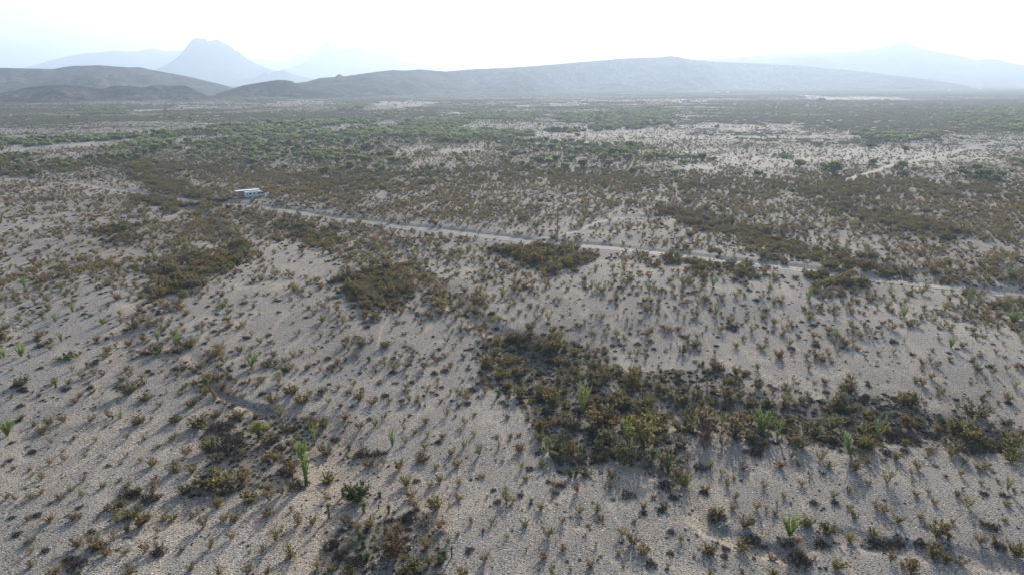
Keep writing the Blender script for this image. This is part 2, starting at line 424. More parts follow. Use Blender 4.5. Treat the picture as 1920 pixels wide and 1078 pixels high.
# ------------------------------------------------------------------ roads
def road_mat():
    m, t, b = new_mat('packed dirt road'); N = t.nodes.new; L = t.links.new
    at = N('ShaderNodeAttribute'); at.attribute_name = 'across'
    ge = N('ShaderNodeNewGeometry')
    n = N('ShaderNodeTexNoise'); n.inputs['Scale'].default_value = .7; n.inputs['Detail'].default_value = 6; L(ge.outputs['Position'], n.inputs['Vector'])
    r = N('ShaderNodeValToRGB'); r.color_ramp.elements[0].color = (.235, .217, .19, 1); r.color_ramp.elements[1].color = (.31, .285, .25, 1)
    r.color_ramp.elements[0].position = .35; r.color_ramp.elements[1].position = .65
    L(n.outputs[0], r.inputs[0])
    r2 = N('ShaderNodeValToRGB'); e = r2.color_ramp.elements
    for _ in range(5): e.new(.5)
    for k, (p, c) in enumerate([(0, .75), (.22, 1.12), (.36, 1.1), (.5, .72), (.64, 1.1), (.78, 1.12), (1, .75)]):
        e[k].position = p; e[k].color = (c*.9, c*.9, c*.9, 1)
    L(at.outputs['Fac'], r2.inputs[0])
    mx = N('ShaderNodeMix'); mx.data_type = 'RGBA'; mx.blend_type = 'MULTIPLY'; mx.inputs['Factor'].default_value = 1
    L(r.outputs[0], mx.inputs[6]); L(r2.outputs[0], mx.inputs[7]); L(mx.outputs[2], b.inputs['Base Color'])
    return m
RM = road_mat()
def make_road(key, name):
    p, wd = ROADW[key]; p = np.array(p)
    # resample every metre
    seg = np.hypot(*(p[1:]-p[:-1]).T); s = np.concatenate([[0], np.cumsum(seg)])
    n = int(s[-1]/1.2); si = np.linspace(0, s[-1], n)
    cx = np.interp(si, s, p[:, 0]); cy = np.interp(si, s, p[:, 1])
    tx = np.gradient(cx); ty = np.gradient(cy); l = np.hypot(tx, ty); nx, ny = -ty/l, tx/l
    K = 9; V = []; AC = []
    el = wd/2*(1+.35*(vnoise(si/4, si*0+3)-.5)); er = wd/2*(1+.35*(vnoise(si/4, si*0+9)-.5))
    for k in range(K):
        u = k/(K-1); off = -el*(1-u)+er*u
        x = cx+nx*off; y = cy+ny*off
        V.append(np.stack([x, y, height(x, y)+.07], 1)); AC.append(np.full(n, u))
    V = np.stack(V, 1).reshape(-1, 3); AC = np.stack(AC, 1).ravel()
    i = np.arange(n-1)[:, None]*K; j = np.arange(K-1)[None]
    q = np.stack([i+j, i+j+1, i+K+j+1, i+K+j], -1).reshape(-1, 4)
    me = np_mesh(name, V, [q], [RM], smooth=True)
    a = me.attributes.new('across', 'FLOAT', 'POINT'); a.data.foreach_set('value', AC.astype(np.float32))
    return link(name, me)
setp(make_road('main', 'dirt_road'), 'pale dirt road crossing the whole desert flat', 'road', None, 'structure')
setp(make_road('rv', 'driveway'), 'short dirt drive up to the motorhome', 'driveway', None, 'structure')
setp(make_road('branch', 'side_track'), 'curved dirt side track past the nearest utility pole', 'track', None, 'structure')
setp(make_road('far', 'dirt_track'), 'short far diagonal dirt track', 'track', None, 'structure')
setp(make_road('far2', 'dirt_track'), 'far diagonal dirt track by the farthest pole', 'track', None, 'structure')

# ------------------------------------------------------------------ hills and mountains
def hill_mat(name, c1, c2, c3, s):
    m, t, b = new_mat(name); N = t.nodes.new; L = t.links.new
    b.inputs['Specular IOR Level'].default_value = 0; b.inputs['Roughness'].default_value = 1
    ge = N('ShaderNodeNewGeometry')
    def noise(sc1, d=6, r=.65):
        n = N('ShaderNodeTexNoise'); n.inputs['Scale'].default_value = sc1; n.inputs['Detail'].default_value = d; n.inputs['Roughness'].default_value = r
        L(ge.outputs['Position'], n.inputs['Vector']); return n.outputs[0]
    r = N('ShaderNodeValToRGB'); r.color_ramp.elements[0].color = (*c1, 1); r.color_ramp.elements[1].color = (*c2, 1)
    r.color_ramp.elements[0].position = .38; r.color_ramp.elements[1].position = .62
    L(noise(s), r.inputs[0])
    r2 = N('ShaderNodeValToRGB'); r2.color_ramp.elements[0].position = .47; r2.color_ramp.elements[1].position = .58
    L(noise(.055, 6, .8), r2.inputs[0])
    mx = N('ShaderNodeMix'); mx.data_type = 'RGBA'; L(r2.outputs[0], mx.inputs['Factor']); L(r.outputs[0], mx.inputs[6]); mx.inputs[7].default_value = (*c3, 1)
    L(mx.outputs[2], b.inputs['Base Color'])
    bp = N('ShaderNodeBump'); bp.inputs['Distance'].default_value = 6; bp.inputs['Strength'].default_value = .6
    L(noise(.03, 8, .7), bp.inputs['Height']); L(bp.outputs[0], b.inputs['Normal'])
    return m
HM = hill_mat('shrubby hillside', (.028, .027, .022), (.12, .10, .08), (.018, .02, .014), .009)
MM = hill_mat('far mountain rock', (.07, .062, .055), (.13, .115, .10), (.06, .055, .045), .002)

def massif(name, label, sky_px, D, wf, wb, mat, cliff=0., spur=.5, gul=.3, base=-6, cell=None, seed=0, freq=900.):
    """a real hill range: the crest runs along the bearing of sky_px at distance D(px), with slopes in front and behind"""
    a = np.array(sky_px, float)
    pxs = np.linspace(a[0, 0], a[-1, 0], int((a[-1, 0]-a[0, 0])*(1.1 if cell is None else cell))+2)
    pys = np.interp(pxs, a[:, 0], a[:, 1])
    if callable(D): Dd = D(pxs)
    else: Dd = np.full(len(pxs), float(D))
    u0 = 539-pys; dx = pxs-960; dy = F*CP+u0*SP; dz = -F*SP+u0*CP; hh = np.hypot(dx, dy)
    if mat is MM: Dd = Dd*1.08; wf *= 1.08; freq *= 1.08
    crest = CAM_H+Dd*dz/hh
    ux, uy = dx/hh, dy/hh
    arc = np.concatenate([[0], np.cumsum(np.hypot(np.diff(ux*Dd), np.diff(uy*Dd)))])
    nv = 46; v = np.concatenate([np.linspace(-1, 0, nv), np.linspace(0, 1, 12)[1:]])
    U, Vv = np.meshgrid(arc, v, indexing='ij')
    Wf = wf*(1+.55*spur*(fbm(arc/freq+seed, arc*0+seed, 2)-.5)*2)
    dist = np.where(Vv < 0, Dd[:, None]+Vv*Wf[:, None], Dd[:, None]+Vv*wb)
    s = np.where(Vv < 0, 1+Vv, 1-Vv)            # 0 foot .. 1 crest
    # spurs: shift the slope in and out along the crest
    sp_ = fbm(U/(freq*.55)+seed*3.1, dist/(freq*1.6)+seed, 4)
    s2 = np.clip(s+spur*(sp_-.5)*1.3*np.sin(np.pi*np.clip(s, 0, 1))**.8, 0, 1)
    prof = s2**1.35
    if cliff > 0:
        cp = np.where(s2 < .62, (s2/.62)**1.5*.55, .55+.45*np.clip((s2-.62)/.16, 0, 1)**.7)
        prof = prof*(1-cliff)+cp*cliff
    g = 1-np.abs(fbm(U/(freq*.34)+seed*7, dist/(freq*.6), 4)*2-1)*2.2
    prof = prof-gul*np.clip(g, 0, 1)*np.sin(np.pi*np.clip(s, 0, 1))*.35
    rough = (fbm(U/(freq*.07)+3, dist/(freq*.07), 3)-.5)*(.03 if mat is MM else .035 if name == 'mesa' else .085)*np.clip(s*2, 0, 1)
    kk = max(3, int(len(pxs)*.06)); ker = np.hanning(kk*2+1); ker /= ker.sum()
    cs = np.minimum(np.convolve(np.pad(crest, kk, 'edge'), ker, 'valid'), crest+4)
    up_ = np.clip((s-.72)/.28, 0, 1)**2
    crest = crest[:, None]*up_+cs[:, None]*(1-up_)
    Z = base+(crest-base)*(np.clip(prof, 0, 1)+rough*(1-(s > .985)))
    crr = (vnoise(arc/(freq*.035), arc*0+seed)-.5)*.012
    Z = Z+(crest-base)*crr[:, None]*s
    Z = Z-(1-np.clip(s*12, 0, 1))*4
    X = ux[:, None]*dist; Y = uy[:, None]*dist
    nU, nV = X.shape
    vv = np.stack([X, Y, Z], -1).reshape(-1, 3)
    i = np.arange(nU-1)[:, None]*nV; j = np.arange(nV-1)[None]
    q = np.stack([i+j, i+nV+j, i+nV+j+1, i+j+1], -1).reshape(-1, 4)
    me = np_mesh(name, vv, [q], [mat], smooth=True)
    o = link(name, me); setp(o, label, 'hill' if 'hill' in name or 'mesa' in name else 'mountain', None, 'structure')
    return o
massif('mountain', 'faint far mountain ridge on the left skyline', [(-160,150),(-60,140),(0,130),(50,127),(75,120),(105,111),(155,101),(185,99),(215,95),(235,98),(260,96),(290,92),(312,97),(345,95),(380,108),(420,128),(480,148)], 13000, 3000, 2500, MM, seed=1, freq=2500)
massif('mountain', 'steep flat topped blue butte standing above the left hills', [(225,150),(262,140),(290,131),(312,122),(328,112),(340,101),(350,88),(357,79),(363,73),(370,71.5),(378,74),(384,72.5),(390,78),(396,77),(403,75),(409,74),(414,78),(423,83),(432,87),(440,94),(450,99),(458,107),(466,112),(480,120),(500,128),(520,135),(570,149)], 9000, 1900, 1600, MM, cliff=.55, spur=.35, seed=2, freq=1500)
massif('mountain', 'very faint low ridge right of the butte', [(430,130),(455,116),(478,110),(500,114),(530,116),(548,108),(560,101),(572,97),(590,99),(605,108),(640,120),(700,140)], 15500, 3000, 2500, MM, seed=3, freq=2500)
massif('mountain', 'pale peaked mountain with a rounded knob on its summit', [(470,150),(510,138),(545,127),(575,115),(590,104),(598,92),(604,82),(609,78.5),(613,79),(618,84),(626,91),(640,93),(655,92),(668,89),(680,91),(694,96),(710,101),(736,102),(748,109),(758,115),(800,122),(840,130),(900,147)], 11500, 2400, 2000, MM, cliff=.3, spur=.35, seed=4, freq=1900)
massif('hill', 'small dark rocky knob below the butte', [(455,150),(480,145),(494,138),(500,133),(507,137),(520,134),(530,131),(540,135),(552,141),(590,149)], 7600, 600, 600, MM, cliff=.4, seed=5, freq=500)
massif('mountain', 'faintest far ridge behind the middle of the skyline', [(760,148),(800,130),(826,112),(840,105),(868,105),(890,114),(920,128),(980,145)], 19000, 3000, 2500, MM, seed=6, freq=2500)
massif('mountain', 'faint low peaks right of the middle of the skyline', [(820,145),(860,131),(885,123),(905,116),(925,109),(938,108),(955,112),(985,113),(1010,117),(1050,124),(1120,140)], 12500, 2500, 2000, MM, seed=7, freq=2100)
massif('mountain', 'long faint tableland behind the mesa', [(960,142),(1000,124),(1030,117),(1060,113),(1095,107),(1108,105.5),(1125,108),(1160,105),(1200,101),(1280,98),(1350,97),(1420,99),(1500,104),(1650,120)], 10500, 2000, 2500, MM, seed=8, freq=2100)
massif('mountain', 'huge pale hazy mountain filling the right skyline', [(1080,135),(1180,122),(1260,116),(1320,113),(1390,108),(1450,103),(1520,99),(1600,96),(1640,91),(1665,86),(1680,81),(1695,80),(1712,84),(1735,94),(1760,97),(1790,103),(1820,110),(1835,113),(1850,110),(1870,112),(1895,118),(1930,126),(2020,137),(2150,148)], lambda p: 6000+1200*(p-1100)/900, 2200, 2200, MM, cliff=.1, spur=.6, gul=.35, seed=9, freq=1500)
massif('mesa', 'long dark mesa rising from left to right behind the flat', [(540,158),(575,154),(600,147),(628,145),(633,141),(638,140),(644,144),(680,139),(710,135),(738,132),(760,133),(790,131),(835,135),(880,131),(950,128),(1010,124),(1080,118),(1130,114),(1180,110),(1240,108),(1258,106),(1275,108),(1292,112),(1330,116),(1400,119),(1500,124),(1620,135),(1740,150),(1820,162)], lambda p: 2700+1700*(np.clip(p-560, 0, 900)/700)**1.15, 900, 1500, HM, cliff=.1, spur=.7, gul=.4, seed=10, freq=620, cell=1.6)
massif('hill', 'small dark rounded hill at the left end of the mesa', [(405,176),(430,169),(455,161),(490,155),(518,151),(535,151),(548,153),(560,160),(580,165),(640,172)], 2250, 300, 450, HM, spur=.5, gul=.5, seed=11, freq=260, cell=2.5)
massif('hill', 'broad brown hills along the left skyline', [(-200,134),(-60,128),(0,128),(50,129),(100,130),(130,125),(160,124),(185,123),(215,125),(240,127),(265,127),(290,133),(330,140),(360,146),(385,152),(415,159),(445,168),(470,175)], 3300, 900, 900, HM, spur=.9, gul=.9, seed=12, freq=600, cell=1.8)
massif('hill', 'low dark knobbly hills in front of the left skyline hills', [(-160,185),(-60,180),(0,175),(30,170),(50,165),(85,161),(120,160),(150,162),(180,167),(196,166),(212,161),(250,163),(270,164),(290,161),(345,161),(358,166),(372,173),(395,182)], 2150, 420, 420, HM, spur=.9, gul=.9, seed=13, freq=260, cell=2.5)

# ------------------------------------------------------------------ plant prototypes (each about 1 m wide unless said)
M_CREO = leaf_mat('creosote leaves', [(.18, .125, .085), (.22, .165, .10), (.23, .185, .09), (.24, .205, .09), (.18, .165, .075)], .5)
M_THK = leaf_mat('thicket creosote leaves', [(.16, .115, .065), (.18, .145, .065), (.205, .18, .07), (.145, .145, .075), (.19, .17, .115), (.20, .15, .08)], .5)
M_STEM = simple('grey brown twigs', (.085, .068, .052), .9, var=.3)
M_DARK = leaf_mat('dead twiggy shrub', [(.05, .042, .038), (.075, .062, .052), (.06, .056, .05), (.10, .075, .06)], .15)
M_TUFT = leaf_mat('dry grass blades', [(.22, .18, .09), (.19, .17, .08), (.15, .14, .05), (.25, .21, .13)], .35)
M_SAGE = leaf_mat('grey green sage leaves', [(.14, .15, .10), (.20, .20, .13), (.12, .13, .09), (.24, .21, .08)], .3)
M_OCO = leaf_mat('ocotillo leaves', [(.23, .31, .07), (.32, .38, .09), (.18, .26, .08)], .4)
M_OCOP = leaf_mat('pale ocotillo leaves', [(.22, .30, .13), (.28, .35, .14), (.2, .25, .12)], .4)
M_YUC = leaf_mat('yucca blades', [(.12, .17, .07), (.17, .22, .09), (.10, .135, .065)], .3)
M_YTR = simple('shaggy yucca trunk', (.17, .13, .085), .95, var=.35, scale=9)
M_MESQ = leaf_mat('mesquite leaves', [(.24, .27, .11), (.31, .33, .13), (.19, .22, .11), (.17, .185, .11), (.25, .235, .15)], .55)
M_YELL = leaf_mat('yellow green leaves', [(.24, .25, .06), (.26, .27, .07)], .45)
M_BUSH = leaf_mat('dark green bush leaves', [(.075, .10, .035), (.09, .115, .04)], .35)
M_PEAR = simple('cactus pads', (.15, .22, .07), .7, var=.3)
M_FARB = leaf_mat('distant grey green brush', [(.135, .12, .085), (.16, .15, .10), (.13, .14, .09), (.16, .14, .10)], .4)
M_BARK = simple('grey mesquite bark', (.12, .10, .08), .95, var=.3)
M_STONE = leaf_mat('desert stones', [(.13, .115, .10), (.26, .23, .20), (.40, .36, .31), (.52, .49, .44)], 0)
M_BOULD = simple('tan boulders', (.42, .37, .29), .95, var=.25, scale=2)

def quads(c, size, r, aspect=1.):
    """random oriented quads at centres c"""
    n = len(c); a = r.normal(size=(n, 3)); a /= np.linalg.norm(a, axis=1)[:, None]
    b = r.normal(size=(n, 3)); b -= (a*b).sum(1)[:, None]*a; b /= np.linalg.norm(b, axis=1)[:, None]
    s = (size*r.uniform(.6, 1.4, n))[:, None]
    a = a*s*aspect; b = b*s
    v = np.stack([c-a-b, c+a-b, c+a+b, c-a+b], 1).reshape(-1, 3)
    return v, np.arange(n*4).reshape(n, 4)
def blades(p0, p1, w0):
    """flat tapering blades from p0 to p1"""
    n = len(p0); d = p1-p0; s = rng.normal(size=(n, 3)); s = np.cross(d, s); s /= np.linalg.norm(s, axis=1)[:, None]+1e-9
    s = s*w0[:, None] if np.ndim(w0) else s*w0
    v = np.stack([p0-s, p0+s, p1], 1).reshape(-1, 3)
    return v, np.arange(n*3).reshape(n, 3)
def tubes(paths, rad, sides=3):
    V = []; Q = []; o = 0
    for P, (r0, r1) in zip(paths, rad):
        P = np.asarray(P, float); n = len(P)
        T = np.gradient(P, axis=0); T /= np.linalg.norm(T, axis=1)[:, None]+1e-9
        up = np.tile([.3, .2, 1.], (n, 1)) if abs(T[0, 2]) < .8 else np.tile([1., .2, .1], (n, 1))
        A = np.cross(T, up); A /= np.linalg.norm(A, axis=1)[:, None]+1e-9; B = np.cross(T, A)
        rr = np.linspace(r0, r1, n)
        th = np.arange(sides)/sides*2*np.pi
        ring = P[:, None]+rr[:, None, None]*(np.cos(th)[None, :, None]*A[:, None]+np.sin(th)[None, :, None]*B[:, None])
        V.append(ring.reshape(-1, 3))
        i = np.arange(n-1)[:, None]*sides; j = np.arange(sides)[None]; j2 = (j+1) % sides
        Q.append(np.stack([i+j, i+j2, i+sides+j2, i+sides+j], -1).reshape(-1, 4)+o); o += n*sides
    return np.vstack(V), np.vstack(Q)
class Proto:
    pass
def pack(name, leafVF, leafmat, woodVF=None, woodmat=None, smooth=False):
    p = Proto(); lv, lf = leafVF
    p.leaf = np_mesh(name+'_foliage', lv, [lf], [leafmat])
    if woodVF is not None:
        wv, wf = woodVF; p.wood = np_mesh(name+'_stems', wv, [wf], [woodmat], smooth=True)
        fs = [lf, wf+len(lv)]
        if lf.shape[1] == wf.shape[1]: fs = [np.vstack(fs)]
        p.joint = np_mesh(name, np.vstack([lv, wv]), fs, [leafmat, woodmat], midx=np.concatenate([np.zeros(len(lf)), np.ones(len(wf))]))
    else: p.wood = None; p.joint = p.leaf
    return p
def creosote(name, seed, leafmat, nstem=16, nleaf=520, spread=48, hgt=.95, ls=.026, nsub=4, dens=.45):
    r = np.random.default_rng(seed); paths = []; rad = []; C = []
    for k in range(nstem):
        a = r.uniform(0, 2*np.pi); tl = R(spread)*math.sqrt(r.uniform(.02, 1)); L = r.uniform(.72, 1.1)
        d = np.array([math.sin(tl)*math.cos(a), math.sin(tl)*math.sin(a), math.cos(tl)])
        t = np.linspace(0, 1, 5)[:, None]
        P = np.array([[d[0]*.06, d[1]*.06, -.03]])+d*L*.72*t+np.array([[0, 0, .10]])*t*t+np.array([r.normal()*.03, r.normal()*.03, 0])*t
        paths.append(P); rad.append((.012, .006))
        for s in range(nsub):
            i = r.integers(1, 5); p0 = P[i]; dd = d+r.normal(size=3)*.38; dd[2] = abs(dd[2])*.8+.1; dd /= np.linalg.norm(dd)
            l2 = r.uniform(.2, .42); P2 = p0+dd*l2*np.linspace(0, 1, 3)[:, None]; paths.append(P2); rad.append((.006, .003))
            m = max(2, int(nleaf/(nstem*nsub))); tt = r.uniform(.25, 1.08, m)[:, None]
            C.append(p0+dd*l2*tt+r.normal(size=(m, 3))*.028)
    C = np.vstack(C); C[:, 2] = np.maximum(C[:, 2], .03)
    sc0 = 1.0/(np.percentile(np.abs(C[:, :2]), 96)*2)
    C *= sc0; C[:, 2] *= hgt; paths = [p_*sc0*np.array([1, 1, hgt]) for p_ in paths]
    return pack(name, quads(C, ls, r), leafmat, tubes(paths, rad), M_STEM)
CREO = [creosote('creosote', 100+i, M_CREO, nstem=[13, 15, 18, 12, 17, 20][i], nleaf=[420, 520, 620, 380, 560, 700][i], spread=[34, 40, 38, 30, 46, 42][i], hgt=[.85, .8, .75, .9, .7, .78][i], ls=.028) for i in range(6)]
CRED = [creosote('thicket_creosote', 200+i, M_THK, nstem=22, nleaf=[1100, 1250, 950, 1200][i], spread=[48, 54, 44, 58][i], hgt=[.92, .85, 1.0, .8][i], ls=.024, nsub=5) for i in range(4)]
def darkshrub(name, seed, mat, n=420, h=.45, bl=.16):
    r = np.random.default_rng(seed)
    a = r.uniform(0, 2*np.pi, n); q = np.sqrt(r.uniform(0, 1, n))*.5; z = r.uniform(0, 1, n)*h*np.sqrt(np.clip(1-(q/.52)**2, 0, 1))
    lob = 1+.25*np.sin(a*3+seed)+.15*np.sin(a*5+seed*2)
    p0 = np.stack([np.cos(a)*q*lob, np.sin(a)*q*lob, z*(.8+.3*np.sin(a*2+seed))], 1)
    d = r.normal(size=(n, 3)); d[:, 2] = np.abs(d[:, 2])+.3; d += p0*2.5; d /= np.linalg.norm(d, axis=1)[:, None]
    v, f = blades(p0-d*bl*.4, p0+d*bl, np.full(n, .013))
    # some leaf flecks
    c = p0[:n//2]+r.normal(size=(n//2, 3))*.03; c[:, 2] = np.abs(c[:, 2]); v2, f2 = quads(c, .016, r)
    f2t = np.vstack([f2[:, [0, 1, 2]], f2[:, [0, 2, 3]]])+len(v)
    return pack(name, (np.vstack([v, v2]), np.vstack([f, f2t])), mat)
DARK = [darkshrub('low_shrub', 300+i, M_DARK, h=[.42, .5, .36][i]) for i in range(3)]
SAGE = [darkshrub('sage', 320+i, M_SAGE, n=500, h=[.5, .42][i], bl=.12) for i in range(2)]
def tuft(name, seed, mat, n=260, h=.55):
    r = np.random.default_rng(seed); k = 5
    P0 = []; P1 = []
    for c in range(k):
        cc = np.array([r.normal()*.16, r.normal()*.16, 0]); m = n//k
        a = r.uniform(0, 2*np.pi, m); tl = np.abs(r.normal(0, .7, m)); L = r.uniform(.2, .42, m)
        d = np.stack([np.sin(tl)*np.cos(a), np.sin(tl)*np.sin(a), np.abs(np.cos(tl))*h/.42], 1)
        P0.append(np.tile(cc, (m, 1))+d*.02); P1.append(cc+d*L[:, None])
    return pack(name, blades(np.vstack(P0), np.vstack(P1), np.full(n//k*k, .018)), mat)
TUFT = [tuft('grass_tuft', 340+i, M_TUFT) for i in range(3)]

def ocotillo(name, seed, mat, nw=14, spread=28, lean=(0, 0), leafy=1., wr=.017):
    """unit height 1"""
    r = np.random.default_rng(seed); paths = []; rad = []; C = []
    for k in range(nw):
        a = r.uniform(0, 2*np.pi); tl = R(spread)*r.uniform(.1, 1)**.7; L = r.uniform(.72, 1.05)
        d = np.array([math.sin(tl)*math.cos(a)+lean[0], math.sin(tl)*math.sin(a)+lean[1], math.cos(tl)])
        d /= np.linalg.norm(d)
        t = np.linspace(0, 1, 7)[:, None]
        cur = np.array([d[0], d[1], -.2])*r.uniform(-.12, .22)
        P = np.array([0, 0, -.01])+d*L*t+cur*t*t+np.array([r.normal(), r.normal(), 0])*.015*np.sin(t*7)
        paths.append(P); rad.append((wr, wr*.35))
        m = int(64*leafy); tt = r.uniform(.12, 1, m); i0 = np.minimum((tt*6).astype(int), 5); f = (tt*6-i0)[:, None]
        C.append(P[i0]*(1-f)+P[i0+1]*f+r.normal(size=(m, 3))*.009)
    return pack(name, quads(np.vstack(C), .0115, r, 1.6), mat, tubes(paths, rad), M_OSTEM)
M_OSTEM = simple('ocotillo wands', (.17, .22, .09), .85, var=.3)
OCO = [ocotillo('ocotillo', 400, M_OCO, 22, 26), ocotillo('ocotillo', 401, M_OCO, 40, 36, leafy=1.3), ocotillo('ocotillo', 402, M_OCO, 9, 20),
       ocotillo('ocotillo', 403, M_OCOP, 20, 30), ocotillo('ocotillo', 404, M_OCOP, 8, 36, leafy=.6), ocotillo('ocotillo', 405, M_OCOP, 20, 24, lean=(-.55, .1), leafy=.9),
       ocotillo('ocotillo', 406, M_OCO, 16, 12, leafy=1.2)]
def rosette(seed, n=150, skirt=True):
    """unit width 1 ball of blades, centre at 0"""
    r = np.random.default_rng(seed)
    z = r.uniform(-.45, 1, n); a = r.uniform(0, 2*np.pi, n); q = np.sqrt(np.clip(1-z*z, 0, 1))
    d = np.stack([q*np.cos(a), q*np.sin(a), z], 1); L = r.uniform(.40, .54, n)
    return blades(d*.05, d*L[:, None], np.full(n, .022))
def yucca_meshes(seed, trunk_h, heads=1):
    """trunk_h relative to the head width"""
    r = np.random.default_rng(seed); V = []; Fc = []; o = 0; paths = []; rad = []; P0 = []; P1 = []
    for k in range(heads):
        a = r.uniform(0, 6.28); off = np.array([math.cos(a), math.sin(a), 0])*(0 if heads == 1 else .45); th = trunk_h*(1-.25*k)
        v, f = rosette(seed*10+k); V.append(v+off+np.array([0, 0, th+.3])); Fc.append(f+o); o += len(v)
        P = off*np.array([.5, .5, 0])+(off*.5+np.array([0, 0, th+.3]))*np.linspace(0, 1, 5)[:, None]; P[0, 2] = -.08
        paths.append(P); rad.append((.13, .11))
        m = 90; t = r.uniform(.1, .95, m)[:, None]; c = P[0]*(1-t)+P[-1]*t; aa = r.uniform(0, 6.28, m)
        d = np.stack([np.cos(aa)*.26, np.sin(aa)*.26, -r.uniform(.1, .3, m)], 1); P0.append(c); P1.append(c+d)
    lv, lf = np.vstack(V), np.vstack(Fc); tv, tf = tubes(paths, rad, 7); bv, bf = blades(np.vstack(P0), np.vstack(P1), .03)
    me1 = np_mesh('yucca_rosette', lv, [lf], [M_YUC]); me2 = np_mesh('yucca_trunk', np.vstack([tv, bv]), [tf, bf+len(tv)], [M_YTR])
    return me1, me2
YUC = [yucca_meshes(1, .5), yucca_meshes(2, .15), yucca_meshes(3, 1.3), yucca_meshes(4, .5, 2), yucca_meshes(5, .3, 3)]
def tree(name, seed, mat, n=1500, h=.72, ls=.032, low=.10, nb=11):
    """crown about 1 wide and h high"""
    r = np.random.default_rng(seed); C = []; paths = []; rad = []
    for k in range(nb):
        a = r.uniform(0, 6.28); q = .34*math.sqrt(r.uniform(0, 1)); z = low+(h-low)*(.35+.5*r.uniform())*(1-q*.9)
        c = np.array([q*math.cos(a), q*math.sin(a), z]); rr = r.uniform(.10, .2)
        m = n//nb; d = r.normal(size=(m, 3)); d /= np.linalg.norm(d, axis=1)[:, None]
        C.append(c+d*rr*(r.uniform(.2, 1.12, m)[:, None])**.5*np.array([1.15, 1.15, .8]))
        mid = c*.45+np.array([r.normal()*.03, r.normal()*.03, 0])
        paths.append(np.array([[r.normal()*.01, r.normal()*.01, -.02], mid, c])); rad.append((.022, .006))
    C = np.vstack(C); C[:, 2] = np.maximum(C[:, 2], .02)
    return pack(name, quads(C, ls, r), mat, tubes(paths, rad, 5), M_BARK)
MESQ = [tree('mesquite', 500+i, M_MESQ, h=[.62, .55, .75, .5][i], low=[.12, .06, .16, .05][i]) for i in range(4)]
YTREE = tree('small_tree', 520, M_YELL, n=1500, h=1.05, ls=.018, low=.35, nb=16)
GBUSH = creosote('green_bush', 530, M_BUSH, nstem=34, nleaf=3000, spread=62, hgt=.88, ls=.017, nsub=6)
# far clumps: an 8 m patch holding several plants
def farpatch(name, seed, mat, n, sz, fl, cell=8.0, nl=46):
    r = np.random.default_rng(seed); C = []
    for k in range(n):
        c = r.uniform(-.5, .5, 2)*cell*1.05; s = sz*r.uniform(.6, 1.4)
        a = r.normal(size=(nl, 3)); a /= np.linalg.norm(a, axis=1)[:, None]; a[:, 2] = np.abs(a[:, 2])*fl
        C.append(np.array([c[0], c[1], 0])+a*s*.5*(r.uniform(.1, 1, nl)[:, None])**.5)
    return pack(name, quads(np.vstack(C), sz*.075, r), mat)
M_FARG = leaf_mat('distant tree green', [(.20, .235, .12), (.25, .28, .14), (.15, .18, .10)], .5)
FARP = [farpatch('patch', 600, M_FARB, 4, 1.15, 1.4), farpatch('patch', 601, M_FARB, 4, 1.1, 1.4), farpatch('patch', 602, M_FARB, 9, 1.4, 1.3), farpatch('patch', 603, M_FARB, 10, 1.4, 1.3),
        farpatch('patch', 604, M_FARB, 22, 1.7, 1.1), farpatch('patch', 605, M_FARB, 20, 1.8, 1.1),
        farpatch('patch', 606, M_FARG, 5, 4.2, 1.1, nl=200), farpatch('patch', 607, M_FARG, 4, 4.6, 1.1, nl=220)]
def stone(seed, s=1.):
    r = np.random.default_rng(seed)
    import bmesh
    bm = bmesh.new(); bmesh.ops.create_icosphere(bm, subdivisions=1, radius=.5)
    for v in bm.verts: v.co = Vector((v.co.x*(1+r.normal()*.16), v.co.y*.8*(1+r.normal()*.16), v.co.z*.55*(1+r.normal()*.16)))
    me = bpy.data.meshes.new('stone'); bm.to_mesh(me); bm.free(); return me
STN = []
for i in range(4):
    me = stone(700+i); me.materials.append(M_STONE); p = Proto(); p.leaf = p.joint = me; p.wood = None; STN.append(p)

